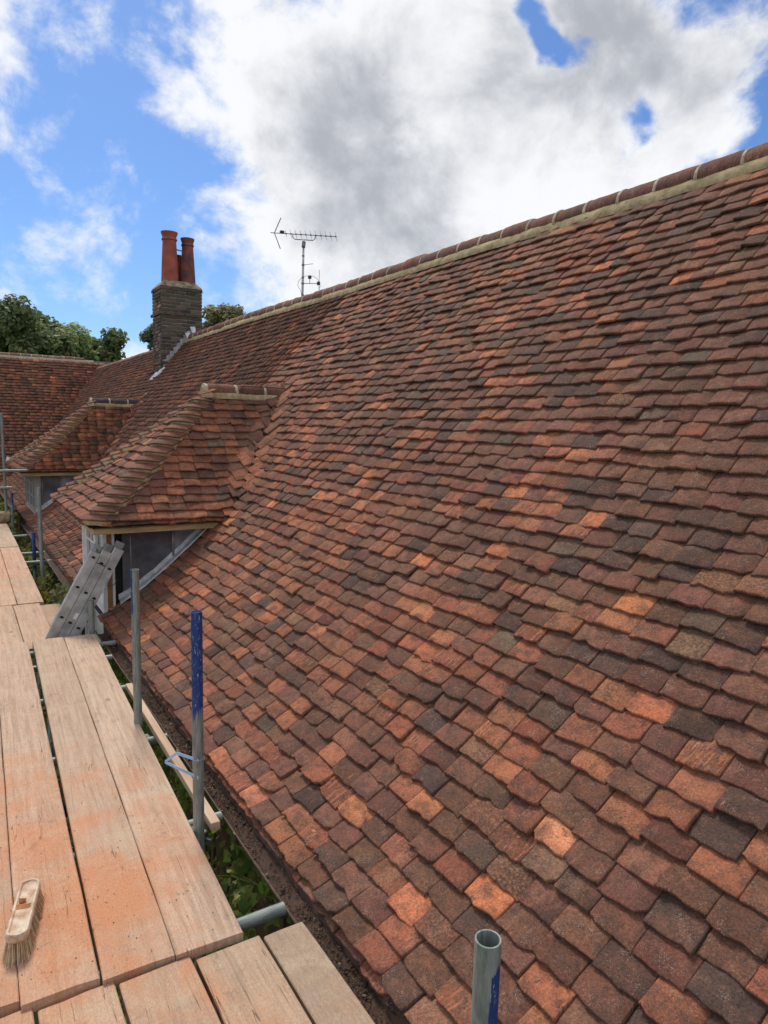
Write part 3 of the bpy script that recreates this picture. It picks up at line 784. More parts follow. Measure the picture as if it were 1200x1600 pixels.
# ------------------------------------------------------------------ chimney
m = MB(); m.box(CH['x0']+.02, CH['x1']-.02, CH['y0']+.02, CH['y1']-.02, .9, 2.90); ch = m.build('chimney', simple('chimney_mortar', (.60, .54, .44), .95, .2, 12), house)
tag(ch, 'dark brick chimney stack with three clay pots')
cnt = 0; bm_small = MB()
def brick_cols():
    r = rng.random(); c = (.100, .078, .060) if r < .70 else ((.14, .098, .07) if r < .9 else (.17, .085, .058))
    return tuple(np.array(c)*np.exp(rng.normal(0, .22)))+(1,)
z = 1.0; row = 0
while z < 2.86:
    h = .063; out = .0
    if abs(z-1.225) < .04 or abs(z-2.275) < .04: out = .032
    if z > 2.74: out = .03
    if z > 2.80: out = .012
    L0, L1 = CH['x0']-out, CH['x1']+out; B0, B1 = CH['y0']-out, CH['y1']+out
    if z+h > zr(L0):
        # -Y face
        def face(a0, a1, fn, start):
            a = a0; first = start
            while a < a1-.01:
                w = (.105 if first else .215)*(1+rng.normal(0, .01)); first = False
                w = min(w, a1-a); 
                if a1-(a+w) < .05: w = a1-a
                mb = MB(); j = rng.normal(0, .003); fn(mb, a+.006, a+w-.006, j); mb.build('brick', MAT_BRICK, ch); a += w
        face(L0, L1, lambda mb, p, q, j: mb.box(p, q, B0+j, B0+.05, z, z+h, brick_cols(), b=.005), row % 2)
        face(B0+.055, B1, lambda mb, p, q, j: mb.box(L0+j, L0+.045, p, q, z, z+h, tuple(np.array(brick_cols()[:3])*(1.5 if rng.random() < .5 else 1))+(1,), b=.005), (row+1) % 2)
        if row % 3 == 0 and z < 2.6:
            mb = MB(); mb.box(L1-.045, L1-.001, B0+.055, B1, z, z+h*3.2, brick_cols()); mb.build('brick', MAT_BRICK, ch)
    z += .0755; row += 1
# flaunching
m = MB(); V = []
for (i, zz) in ((-.005, 2.885), (.02, 2.93), (.12, 3.03), (.2, 3.05)):
    V += [(CH['x0']+i, CH['y0']+i, zz), (CH['x1']-i, CH['y0']+i, zz), (CH['x1']-i, CH['y1']-i, zz), (CH['x0']+i, CH['y1']-i, zz)]
F = [(12, 13, 14, 15)]
for k in range(3):
    for j in range(4): F.append((k*4+j, k*4+(j+1) % 4, k*4+4+(j+1) % 4, k*4+4+j))
m.add(V, F); m.build('mortar_cap', simple('weathered_flaunching', (.34, .27, .17), .95, .4, 8, c2=(.10, .085, .06)), ch)
def pot(x, y, z0, h, rb, rt_, mat):
    prof_ = [(rb, 0), (rb*.99, .06*h), ((rb+rt_)/2*.99, .45*h), (rt_*.97, .80*h), (rt_*.97, .835*h), (rt_*1.10, .845*h), (rt_*1.10, .865*h), (rt_*.99, .88*h), (rt_*1.0, .92*h), (rt_*1.16, .965*h), (rt_*1.20, 1.*h), (rt_*1.08, 1.0*h), (rt_*.9, .97*h), (rt_*.8, .5*h)]
    V = []; F = []; n = 28
    for r, zz in prof_:
        for k in range(n): a = 2*math.pi*k/n; V.append((x+r*math.cos(a), y+r*math.sin(a), z0+zz))
    for j in range(len(prof_)-1):
        for k in range(n): F.append((j*n+k, j*n+(k+1) % n, (j+1)*n+(k+1) % n, (j+1)*n+k))
    o = mobj('chimney_pot', np.array(V), F, mat, ch); autosmooth(o, 35); return o
pot(4.28, 15.80, 2.99, 1.08, .185, .150, MAT_POT)
pot(4.67, 15.78, 2.99, 1.0, .165, .125, MAT_POT2)
pot(4.52, 16.02, 2.99, .62, .13, .11, MAT_POT2)
m = MB(); m.tube([(4.36, 15.95, 3.78), (4.62, 15.95, 3.75)], .012, 6); m.tube([(4.52, 16.02, 3.62), (4.52, 16.02, 3.66)], [.12, .10], 12); m.build('pot_cowl', MAT_BLACK, ch)
# stepped lead flashing on the near face and bright folded ends
for i in range(9):
    x = 4.02+i*.075
    m = MB(); z0_ = zr(x)+.035
    m.add([(x, CH['y0']-.014, z0_), (x+.10, CH['y0']-.014, z0_+.09), (x+.10, CH['y0']-.012, z0_+.22), (x, CH['y0']-.012, z0_+.19),
           (x, CH['y0']-.11, z0_-.0), (x+.10, CH['y0']-.11, z0_+.085)], [(0, 1, 2, 3), (0, 4, 5, 1)])
    m.build('step_flashing', MAT_LEAD_LT if i % 3 else MAT_LEAD_BR if 'MAT_LEAD_BR' in globals() else MAT_LEAD_LT, ch)
MAT_LEAD_BR = simple('bright_lead', (.62, .64, .66), .4, .15, 9, .2)
m = MB()
for (x, y, w) in ((3.86, 15.42, .13), (3.82, 15.62, .12), (3.9, 15.33, .07)):
    z0_ = zr(x)+.04
    m.add([(x, y, z0_), (x+.13, y, z0_+.16), (x+.12, y+w, z0_+.18), (x-.05, y+w*.7, z0_+.0), (x+.05, y+w*.4, z0_+.12)], [(0, 1, 4), (1, 2, 4), (2, 3, 4), (3, 0, 4)])
m.build('flashing_apron', MAT_LEAD_BR, ch)
m = MB()
for (x, w) in ((4.52, .09), (4.63, .10)):
    z0_ = zr(x)+.06
    m.add([(x-.02, 15.475, z0_+.16), (x+w, 15.475, z0_+.17), (x+w*.8, 15.38, z0_+.02), (x+.02, 15.40, z0_-.01)], [(0, 3, 2, 1)])
m.build('folded_lead', MAT_LEAD_BR, ch)

# ------------------------------------------------------------------ gutters
GX, GZ, GR = 1.085, -1.868, .056
def gutter(y0, y1):
    V = []; F = []; n = 10; ny = max(2, int((y1-y0)/.3))
    for j in range(ny+1):
        y = y0+(y1-y0)*j/ny; wz = .004*math.sin(y*2.1)
        prof_ = []
        for i in range(n+1):
            a = math.pi*i/n; prof_.append((-math.cos(a)*GR, -math.sin(a)*GR*1.05))
        prof_ = [(-GR-.006, .004), (-GR-.004, .009)]+prof_+[(GR+.004, .006)]+[(x*.90, z_*.90) for x, z_ in prof_[::-1]]
        for (x, z_) in prof_: V.append((GX+x, y, GZ+z_+wz))
    k = len(prof_)
    for j in range(ny):
        for i in range(k): a = j*k+i; b_ = j*k+(i+1) % k; F.append((a, b_, b_+k, a+k))
    F.append(tuple(range(k))); F.append(tuple(ny*k+i for i in range(k))[::-1])
    o = mobj('gutter', np.array(V), F, MAT_GUTTER, house); autosmooth(o, 50)
    # brackets
    y = y0+.4
    while y < y1:
        m = MB(); m.box(GX-GR-.012, GX-GR-.005, y, y+.025, GZ-.03, GZ+.014); m.tube([(GX-math.cos(a)*(GR+.008), y+.012, GZ-math.sin(a)*(GR+.010)) for a in np.linspace(0, math.pi, 9)], .006, 5)
        m.build('gutter_bracket', MAT_GUTTER, o); y += .93
    # silt, moss and tile crumbs lying in it
    V = []; F = []; ny = int((y1-y0)/.04)
    for j in range(ny+1):
        y = y0+.01+(y1-y0-.02)*j/ny
        for i in range(7):
            t = i/6*2-1; h = -.036+.012*mnoise.noise(Vector((t*1.7, y*4.5, 1)))+.007*mnoise.noise(Vector((t*4, y*17, 1)))+.010*t*t
            V.append((GX+t*GR*.80, y, GZ+max(h, -.045)))
    for j in range(ny):
        for i in range(6): a = j*7+i; F.append((a, a+1, a+8, a+7))
    V = np.array(V); c4 = np.ones((len(V), 4)); c4[:, :3] = (.075, .045, .032)
    mobj('silt', V, F, MAT_DEBRIS, o, col=c4)
    return o
for a, b in ((-1.3, 6.42), (8.15, 13.8), (16.1, 22.3)): gutter(a, b)
# fascia behind gutter
m = MB()
for a, b in ((-1.3, 6.70), (7.97, 13.95), (15.95, 22.6)): m.box(1.150, 1.17, a, b, -2.06, EZ-.045)
m.build('fascia_board', simple('dark_fascia', (.05, .045, .04), .8, .2), house)
# crumbs of debris
def debris(name, n, y0, y1, label):
    V = []; F = []; C = []
    pal = [(.05, .035, .025), (.09, .055, .036), (.13, .075, .045), (.20, .075, .04), (.16, .13, .09), (.035, .03, .03), (.09, .05, .035), (.07, .045, .03)]
    for i in range(n):
        y = y0+(y1-y0)*rng.random(); y += .06*math.sin(y*9)
        if mnoise.noise(Vector((y*2.2, 5, 1))) < -.12 and rng.random() < .7: continue
        x = GX+rng.uniform(-1, 1)*GR*.72; t = (x-GX)/(GR*.8)
        z_ = GZ-.030+.010*t*t+.012*mnoise.noise(Vector((t*1.7, y*4.5, 1)))
        s = rng.uniform(.001, .0042) if rng.random() < .965 else rng.uniform(.005, .010); c = pal[rng.integers(len(pal))]; o = len(V)
        P = rng.normal(0, 1, (6, 3)); P = P/np.linalg.norm(P, axis=1)[:, None]*s*[1, 1, .6]
        base = np.array([[1, 0, 0], [-1, 0, 0], [0, 1.4, 0], [0, -1.4, 0], [0, 0, .6], [0, 0, -.6]])*s
        R_ = rng.uniform(0, 6.3); cs, sn = math.cos(R_), math.sin(R_); base = base@np.array([[cs, sn, 0], [-sn, cs, 0], [0, 0, 1]])+P*.3
        V += list(base+[x, y, z_+s*.4]); C += [c+(1,)]*6
        for f in ((0, 2, 4), (2, 1, 4), (1, 3, 4), (3, 0, 4), (2, 0, 5), (1, 2, 5), (3, 1, 5), (0, 3, 5)): F.append(tuple(o+q for q in f))
    o = mobj(name, np.array(V), np.array(F), MAT_DEBRIS, col=np.array(C)); tag(o, label, 'debris', kind='stuff')
debris('gutter_debris', 9000, .9, 6.3, 'moss, grit and crumbs of tile lying in the near gutter')
# downpipe beyond the near dormer
m = MB(); m.tube([(GX, 9.15, GZ-.05), (GX, 9.15, -2.35), (1.02, 9.15, -6.2)], .036, 14); autosmooth(m.build('downpipe', MAT_BLACK, house))
m = MB(); m.tube([(GX, 9.15, GZ-.07), (GX, 9.15, GZ-.15)], [.052, .046], 14); m.build('gutter_outlet', MAT_BLACK, house)

# ================================================================== CROSS WING
wing = empty('cross_wing', (-2, 27, -6.3)); tag(wing, 'far cross wing with red clay tiled roof closing the view beyond the dormers', 'building')
WY, WZ = 22.0, -1.85; WL = math.hypot(4.8, 3.95); WA = math.degrees(math.atan2(3.95, 4.8))
m = MB(); m.add([(-14, WY, WZ-.03), (9, WY, WZ-.03), (9, WY+4.8, 2.07), (-14, WY+4.8, 2.07), (-14, WY+9.6, WZ), (9, WY+9.6, WZ)], [(0, 1, 2, 3), (3, 2, 5, 4), (0, 4, 5, 1)])
wr = m.build('roof', MAT_DARK, wing)
m = MB(); m.box(-13.6, .9, WY+.35, WY+9.2, -6.3, WZ-.035); m.build('wall', MAT_BRICKWALL, wing)
wca, wsa = math.cos(rad(WA)), math.sin(rad(WA))
def wsurf(s, u):
    return np.array((u, WY+s*wca, WZ+s*wsa+.07*math.sin(s*.5)*0)), np.array((0, wca, wsa)), np.array((0, -wsa, wca))
def wint(k):
    z = WZ+k*.15*wsa; return [(-4.5, xr(min(z, RZ-.05))+.35)]
WW = dict(char=.45, brown=3., plum=3., red=2.2, rust=.5, orange=.04, tan=.05, grey=.05)
lay_roof(wsurf, np.array((1., 0, 0)), int(WL/.15)-1, wint, WW, wr, sgl=False, gauge=.15, wave=.006, bright=1.45, wid=.215, liftk=1.35)
ridge_run((-4.5, WY+4.8, 2.06), (1, 0, 0), (0, -1, 0), 9.0, .10, wr, lambda: (.22, .09, .055) if rng.random() < .7 else (.3, .2, .15), bed=.05, mortar=MAT_MORTAR_PALE)

# ================================================================== SCAFFOLD BOARDS
def board(x0, y0, x1, y1, w, z, label, group='scaffold boards of the working platform', th=.038, tint=(.50, .37, .255), tilt=0.):
    """right-hand edge runs (x0,y0)->(x1,y1); board lies to its left"""
    a = Vector((x0, y0, 0)); b_ = Vector((x1, y1, 0)); d = (b_-a); Ln = d.length; d.normalize(); n = Vector((-d.y, d.x, 0))
    ns = max(3, int(Ln/.12)); V = []; T = []
    r0 = rng.uniform(0, 30, 3)
    prof_ = [(0, -th), (0, -.004), (.004, 0), (w*.33, .0008), (w*.66, .0008), (w-.004, 0), (w, -.004), (w, -th)]
    for j in range(ns+1):
        t = j/ns; e = .003 if j in (0, ns) else 0
        ed = .0025*mnoise.noise(Vector((t*Ln*3, r0[0], 0))); ed2 = .0025*mnoise.noise(Vector((t*Ln*3, r0[1], 5)))
        for q, (u, h) in enumerate(prof_):
            uu = u+(ed if q < 4 else ed2); p = a+d*(Ln*t)+n*uu
            if j in (0, ns): p = p+d*(rng.normal(0, .0015)); h = h-(e if h > -.01 else 0)
            V.append((p.x, p.y, h+tilt*t)); T.append((uu+r0[0], Ln*t+r0[1]-h, r0[2]))
    k = len(prof_); F = []
    for j in range(ns):
        for q in range(k): a_ = j*k+q; b2 = j*k+(q+1) % k; F.append((a_, a_+k, b2+k, b2))
    F.append(tuple(range(k))); F.append(tuple(ns*k+q for q in range(k))[::-1])
    V = np.array(V); tint = tuple(np.array(tint)*np.exp(rng.normal(0, .07))*np.array((1, 1+rng.normal(-.01, .012), 1+rng.normal(0, .025))))
    o = mobj('scaffold_board', V-np.array((x0, y0, 0)), F, MAT_WOOD, col=np.tile(np.array(tint+(1,)), (len(V), 1)), tuv=np.array(T))
    o.location = (x0, y0, z); tag(o, label, 'board', group); return o
DZ = -1.80
board(.812, 2.165, .975, 6.10, .236, DZ, 'long scaffold board forming the platform edge beside the upright poles', tint=(.60, .44, .315))
board(.574, 2.178, .736, 6.13, .230, DZ, 'long scaffold board, second in from the platform edge, marked by a strong orange smear', tint=(.59, .42, .30))
board(.337, 2.200, .470, 6.12, .228, DZ+.002, 'long scaffold board the right half of the broom head lies on', tint=(.57, .40, .285))
board(.107, 2.235, .238, 6.14, .228, DZ, 'long scaffold board under the left edge of the broom head', tint=(.50, .35, .24))
board(-.124, 2.24, .006, 6.12, .228, DZ+.001, 'outermost long scaffold board, barely inside the view left of the broom', tint=(.5, .35, .24))
NZ = -1.818
board(1.030, .3, 1.030, 2.128, .155, NZ-.004, 'narrow weathered grey board jammed against the gutter at the bottom of the picture', tint=(.36, .27, .19))
board(.864, .25, .862, 2.142, .228, NZ, 'bottom row board with coarse grain and knots, next to the narrow board by the gutter', tint=(.46, .32, .205))
board(.626, .2, .622, 2.166, .232, NZ+.001, 'bottom row board third from the gutter, pale brown', tint=(.50, .36, .24))
board(.380, .2, .378, 2.186, .226, NZ, 'bottom row board fourth from the gutter, orange tinted', tint=(.52, .34, .22))
board(.145, .2, .140, 2.212, .226, NZ+.001, 'bottom row board at the lower left corner of the picture', tint=(.5, .34, .22))
FZ = -1.84
pk = (.60, .40, .27)
board(.905, 6.02, .895, 7.50, .20, FZ-.01, 'short far board between the leaning ladder foot and the tall grey pole', tint=(.42, .29, .2))
board(.690, 6.05, .700, 7.56, .235, FZ, 'pinkish far board left of the ladder foot, just past the near platform end', tint=pk)
board(.450, 6.05, .460, 7.58, .235, FZ+.002, 'pinkish far board second left of the ladder foot', tint=pk)
board(.210, 6.05, .220, 7.60, .235, FZ, 'pinkish far board third left of the ladder foot', tint=pk)
board(.745, 7.59, .785, 11.05, .235, FZ+.004, 'long dusty board along the edge of the middle far platform', tint=pk)
board(.505, 7.60, .545, 11.05, .235, FZ+.002, 'long dusty board second in from the edge of the middle far platform', tint=pk)
board(.265, 7.60, .305, 11.05, .235, FZ+.004, 'long dusty board third in from the edge of the middle far platform', tint=pk)
board(.790, 11.09, .80, 13.9, .235, FZ+.006, 'farthest platform board along the edge towards the horizontal rails', tint=(.58, .43, .31))
board(.550, 11.09, .56, 13.9, .235, FZ+.004, 'farthest platform board second in from the edge', tint=(.58, .43, .31))
board(.310, 11.09, .32, 13.9, .235, FZ+.006, 'farthest platform board third in from the edge', tint=(.58, .43, .31))

# ================================================================== SCAFFOLD TUBES
def pole(p0, p1, label, bluef=lambda t, a: 0, r=.02415, n=20, group='upright scaffold tubes', name='scaffold_pole', cat='pole'):
    p0, p1 = Vector(p0), Vector(p1); d = (p1-p0); Ln = d.length; d.normalize()
    a = d.orthogonal().normalized() if abs(d.z) < .9 else Vector((1, 0, 0)); a = (a-d*a.dot(d)).normalized(); b_ = d.cross(a)
    ns = max(4, int(Ln/.06)); V = []; T = []; C = []; off = rng.uniform(0, 30)
    rings = [(Ln*j/ns, r) for j in range(ns+1)]+[(Ln+.0008, r-.0012), (Ln+.0004, r-.0034), (Ln-.01, r-.004), (Ln-.3, r-.004)]
    for (h, rr) in rings:
        for k in range(n):
            an = 2*math.pi*k/n; p = d*h+(a*math.cos(an)+b_*math.sin(an))*rr
            V.append(tuple(p)); T.append((math.cos(an)*.08+off, h+off, math.sin(an)*.08)); C.append((1, 1, 1, bluef((Ln-h), math.degrees(an)) if rr == r or h > Ln else 0))
    F = []
    for j in range(len(rings)-1):
        for k in range(n): F.append((j*n+k, j*n+(k+1) % n, (j+1)*n+(k+1) % n, (j+1)*n+k))
    F.append(tuple(range(n))[::-1]); F.append(tuple((len(rings)-1)*n+k for k in range(n)))
    o = mobj(name, np.array(V), F, MAT_POLE, col=np.array(C), tuv=np.array(T)); autosmooth(o, 40)
    o.location = p0; tag(o, label, cat, group); return o
BZ = -6.3
pole((.775, .885, BZ), (.779, .852, -.908), 'nearest upright scaffold pole, open grey top with a blue paint streak, against the roof', lambda t, a: .66 if (-120 < ((a+180) % 360)-180 < -25 and t > .03) else .0)
pole((.871, 2.88, BZ), (.868, 2.865, -.808), 'upright scaffold pole painted blue on its upper half, tied with blue strap', lambda t, a: 1.0-max(0, (t-.30))*3.2)
pole((.892, 4.13, BZ), (.887, 4.12, -.865), 'grey-green upright scaffold pole with a narrow blue strip, between the strapped pole and the ladder', lambda t, a: .8 if (150 < a < 225 and t < .26) else 0.)
pole((.985, 6.14, BZ), (.968, 6.193, -1.533), 'short green-grey upright pole standing in front of the ladder', lambda t, a: 0)
pole((.905, 8.9, BZ), (.93, 9.6, -.865), 'tall slightly leaning grey pole in front of the farther dormer', lambda t, a: .3 if .1 < t < .5 else 0)
pole((.95, 10.65, BZ), (.942, 10.611, -1.578), 'short upright pole with a dark blue top, behind the tall leaning pole', lambda t, a: 1.-max(0, t-.42)*4)
pole((.93, 14.1, BZ), (.926, 14.1, -1.351), 'short blue-grey upright pole at the far platform end under the lower rail', lambda t, a: .55-max(0, t-.2)*4)
pole((.83, 13.75, BZ), (.803, 13.80, .077), 'tallest far upright pole at the left side carrying both horizontal rails', lambda t, a: .42 if t < .8 else 0)
RG = 'horizontal far scaffold rails'
pole((-1.6, 13.40, -.93), (1.13, 13.45, -.905), 'upper horizontal rail reaching the farther dormer eaves', group=RG, cat='rail', name='scaffold_rail')
pole((-1.6, 13.55, -1.235), (.90, 13.57, -1.21), 'lower horizontal rail ending above the blue-grey pole', group=RG, cat='rail', name='scaffold_rail')
TG = 'scaffold transom tubes under the boards'
def transom(y, z, x1, label, x0=-.6, r=.02415): pole((x0, y-.01, z), (x1, y, z-.004), label, group=TG, name='transom_tube', cat='tube')
transom(2.285, -1.866, 1.022, 'grey cross tube bridging to the gutter at the near end of the long boards', x0=-.5)
transom(3.02, -1.866, 1.022, 'cross tube below the sawn end of the timber batten')
transom(3.99, -1.866, 1.022, 'cross tube bridging the gap between the blue strap and the grey-green pole')
transom(4.90, -1.866, 1.022, 'cross tube carrying the far end of the timber batten')
transom(5.62, -1.868, 1.022, 'dark cross tube near the open end of the gutter')
transom(5.98, -1.866, 1.12, 'cross tube at the far end of the long boards by the white wall')
transom(1.98, -1.9, .99, 'cross tube under the bottom row of boards')
transom(7.50, -1.90, 1.15, 'green cross tube at the foot of the tall leaning pole')
transom(10.2, -1.92, 1.12, 'upper of two cross tubes beside the dark blue pole')
transom(10.9, -1.92, 1.12, 'farther cross tube beside the dark blue pole')
transom(12.6, -1.92, 1.12, 'far cross tube in the leafy gap beyond the dark blue pole')
# couplers
def coupler(loc, label, rz=0):
    m = MB(); m.tube([(0, 0, -.03), (0, 0, .03)], .033, 14); m.box(.02, .055, -.028, .028, -.026, .026, b=.004)
    m.tube([(-.03, .045, 0), (.03, .045, 0)], .033, 14); m.tube([(.035, -.02, .0), (.035, -.065, .0)], .006, 6); m.box(.026, .044, -.072, -.06, -.009, .009)
    o = m.build('scaffold_coupler', MAT_CPL); o.location = loc; o.rotation_euler.z = rz; autosmooth(o)
    tag(o, label, 'clamp', 'clamps joining scaffold tubes')
MAT_CPL = simple('coupler_steel', (.13, .17, .15), .55, .3, 30, .4, c2=(.10, .08, .06))
coupler((.817, 13.60, -.915), 'clamp fixing the upper far rail to the tallest far pole')
coupler((.822, 13.68, -1.225), 'clamp fixing the lower far rail to the tallest far pole')
coupler((.87, 2.93, -1.89), 'clamp at the base of the strapped blue pole beside the boards', .4)
coupler((.89, 4.07, -1.90), 'clamp low on the grey-green pole beside the boards', .2)
coupler((.95, 10.58, -2.0), 'clamp low on the dark blue pole', .2)
coupler((.83, 13.78, -1.74), 'clamp low on the tallest far pole', .2)
# plank-end sack thing at the far end of platform: rolled tan bundle
m = MB(); m.tube([(.55, 13.7, -1.74), (.62, 13.7, -1.74), (.84, 13.72, -1.74), (.87, 13.72, -1.745)], [.07, .105, .105, .07], 16)
tag(autosmooth(m.build('tan_bundle', simple('tan_cloth', (.34, .27, .16), .95, .25, 14, bstr=.8, bd=.01))), 'rounded tan bundle at the far end of the platform', 'bundle')

# batten
m = MB(); m.box(-.021, .021, 0, 1.93, -.02, .02, b=.002); bt = m.build('timber_batten', simple('sawn_batten', (.52, .38, .26), .85, .3, 14, stretch=(1, .1, 1), c2=(.40, .25, .16)))
bt.location = (.948, 2.875, -1.822); bt.rotation_euler = (0, 0, -.016); tag(bt, 'square sawn timber batten lying on the cross tubes beside the platform', 'batten')
# strap
pts = [(.888, 2.895, -1.455), (.80, 3.02, -1.52), (.835, 3.06, -1.508), (.80, 3.06, -1.56), (.888, 2.90, -1.60)]
pts = [(.862, 2.842, -1.470), (.79, 2.92, -1.452), (.748, 2.96, -1.50), (.862, 2.842, -1.55)]
m = MB()
for a, b_ in zip(pts[:-1], pts[1:]):
    a, b_ = Vector(a), Vector(b_); n_ = Vector((0, 0, 1)); V = [a-n_*.007, b_-n_*.007, b_+n_*.007, a+n_*.007]; q = (b_-a).cross(n_).normalized()*.0008
    m.add([v+q for v in V]+[v-q for v in V], [(0, 1, 2, 3), (7, 6, 5, 4), (0, 4, 5, 1), (3, 2, 6, 7), (0, 3, 7, 4), (1, 5, 6, 2)])
m.tube([(.868+.0255*math.cos(t), 2.865+.0255*math.sin(t), -1.47) for t in np.linspace(0, 2*math.pi, 20)], .0012, 4)
tag(m.build('banding_strap', MAT_STRAP), 'loose loop of light blue plastic banding hanging off the blue-topped pole', 'strap')

# ================================================================== LADDER (triple section, seen from its side)
lad = empty('extension_ladder', (.75, 6.3, -1.84)); tag(lad, 'grey aluminium extension ladder leaning towards the nearer dormer window', 'ladder')
foot = Vector((.50, 6.30, -2.05)); ldir = (Vector((1.06, 6.30, -1.10))-Vector((.685, 6.30, -1.80))).normalized(); ln = Vector((ldir.z, 0, -ldir.x))
def stile(k, top, y, dx=0.):
    """channel section k (0 left) as a plate with flanges"""
    o0 = foot+ln*(k*.083); Ln = top; w = .078; V = []; F = []
    sec = [(0, 0), (0, .026), (.003, .026), (.003, .003), (w-.003, .003), (w-.003, .026), (w, .026), (w, 0)]
    for h in (0, Ln):
        for (u, dd) in sec:
            p = o0+ldir*(h+(0 if h == 0 else -.0))+ln*u; V.append((p.x+dx, y+dd, p.z))
    k_ = len(sec)
    for i in range(k_): F.append((i, (i+1) % k_, k_+(i+1) % k_, k_+i))
    F += [(0, 1, 2, 3), (0, 3, 4, 7), (4, 5, 6, 7), (8, 11, 10, 9), (8, 15, 12, 11), (12, 15, 14, 13)]
    mobj('stile', np.array(V), F, MAT_ALU, lad)
tops = [1.055, 1.10, 1.16]
for k in range(3):
    stile(k, tops[k], 6.27); stile(k, tops[k], 6.64, .085)
    q = .17; i = 0
    while q < tops[k]-.03:
        c = foot+ln*(k*.083+.039)+ldir*(q-(0.02*k))
        m = MB(); m.tube([(c.x, 6.276, c.z), (c.x+.085, 6.64, c.z)], .014, 10); m.build('rung', MAT_ALU, lad, smooth=True)
        # flat near-black disc paints the shade inside the open rung end
        V = [(c.x, 6.2695, c.z)]; 
        for t in range(16):
            a = 2*math.pi*t/16; p = c+ldir*(math.sin(a)*.011)+ln*(math.cos(a)*.017); V.append((p.x, 6.2692, p.z))
        mobj('rung_hole_shade', np.array(V), [(0, 1+t, 1+(t+1) % 16) for t in range(16)], MAT_DARK, lad)
        m = MB(); m.tube([tuple(Vector((c.x, 6.268, c.z))+ldir*(math.sin(a)*.0125)+ln*(math.cos(a)*.019)) for a in np.linspace(math.pi*1.05, math.pi*1.95, 8)], .0022, 5); m.build('rung_collar', MAT_ALU, lad)
        q += .28
c = foot+ln*(.125)+ldir*.47
m = MB(); m.add([tuple(c+ldir*a+ln*b_+Vector((0, -.0325, 0))) for a, b_ in ((0, 0), (.055, 0), (.055, .028), (0, .028))], [(0, 1, 2, 3)]); m.build('sticker', MAT_WHITE, lad)
c = foot+ldir*(tops[1]-.12)+ln*.083
m = MB(); m.tube([tuple(c+Vector((0, -.035, 0))), tuple(c+ln*.078+Vector((0, -.035, 0)))], .004, 5); m.build('bracket', MAT_BLACK, lad)
c = foot+ldir*(tops[2]-.33)+ln*.246
m = MB(); m.tube([tuple(c+Vector((0, -.04, 0))), tuple(c+ldir*.03+ln*.05+Vector((0, -.05, 0))), tuple(c+ldir*.09+ln*.06+Vector((0, -.05, 0)))], .0035, 5); m.build('rope_hook', MAT_BLACK, lad)

# ================================================================== BROOM HEAD
br = empty('broom_head', (.15, 2.56, DZ)); tag(br, 'worn wooden yard broom head without handle lying on the orange dusted boards', 'broom')
import mathutils
Rz = Matrix.Rotation(rad(-14), 3, 'Z'); B0 = Vector((.150, 2.565, DZ))
def bt_(p): return tuple(B0+Rz@Vector(p))
def stadium(w, l, z, n=10):
    P = []
    for (sy, a0) in ((1, 0), (-1, 180)):
        for i in range(n+1):
            a = rad(a0+180*i/n); P.append((math.cos(a)*w*1.0, sy*(l-w*.75)+math.sin(a)*w*.75, z))
    return P
bl, bw = .155, .036
rows = [stadium(bw-.002, bl-.002, .062), stadium(bw, bl, .066), stadium(bw, bl, .086), stadium(bw-.004, bl-.004, .091), stadium(bw-.010, bl-.010, .091), stadium(bw-.014, bl-.014, .085)]
V = [bt_(p) for r_ in rows for p in r_]; n_ = len(rows[0]); F = []
for j in range(len(rows)-1):
    for k in range(n_): F.append((j*n_+k, j*n_+(k+1) % n_, (j+1)*n_+(k+1) % n_, (j+1)*n_+k))
F.append(tuple(range(n_))[::-1]); F.append(tuple((len(rows)-1)*n_+k for k in range(n_)))
autosmooth(mobj('broom_stock', np.array(V), F, MAT_BROOM, br), 40)
m = MB(); m.add([bt_(p) for p in [(-.024, -.012, .0855), (.020, -.012, .0855), (.020, .0, .0935), (-.024, .004, .0935), (-.024, .018, .0855), (.020, .018, .0855)]], [(0, 1, 2, 3), (3, 2, 5, 4), (0, 3, 4), (1, 5, 2)])
m.build('socket_ridge', MAT_BROOM_RED, br)
m = MB(); m.tube([bt_((-.010, .022, .086)), bt_((-.008, .03, .098))], [.010, .013], 10); m.build('handle_socket', MAT_DARKW if 'MAT_DARKW' in globals() else MAT_BROOM_RED, br)
V = []; F = []; C = []
for i in range(2600):
    u, v = rng.uniform(-1, 1), rng.uniform(-1, 1); x, y = u*(bw-.004), v*(bl-.006)
    if abs(y) > bl-bw and (abs(y)-(bl-bw))**2*1.2+x*x > bw*bw: continue
    fl = .5+.5*rng.random(); dx = u*.017*fl+rng.normal(0, .003)+.002; dy = (v**3)*.030*fl+rng.normal(0, .004)-(.012 if v < -.7 else 0)
    a = Vector(bt_((x, y, .066))); mid = Vector(bt_((x+dx*.45, y+dy*.35, .034))); b_ = Vector(bt_((x+dx, y+dy, rng.uniform(.001, .006))))
    t_ = Vector((rng.normal(), rng.normal(), 0)).normalized()*.0009; o = len(V)
    V += [a-t_, a+t_, mid+t_, mid-t_, b_+t_*.7, b_-t_*.7]; F += [(o, o+1, o+2, o+3), (o+3, o+2, o+4, o+5)]
    cc = [(.60, .46, .28), (.50, .35, .19), (.66, .55, .38), (.55, .30, .14)][rng.choice(4, p=[.4, .2, .25, .15])]; C += [cc+(1,)]*6
mobj('bristles', np.array([tuple(v) for v in V]), np.array(F), MAT_BRISTLE, br, col=np.array(C))['kind'] = 'stuff'

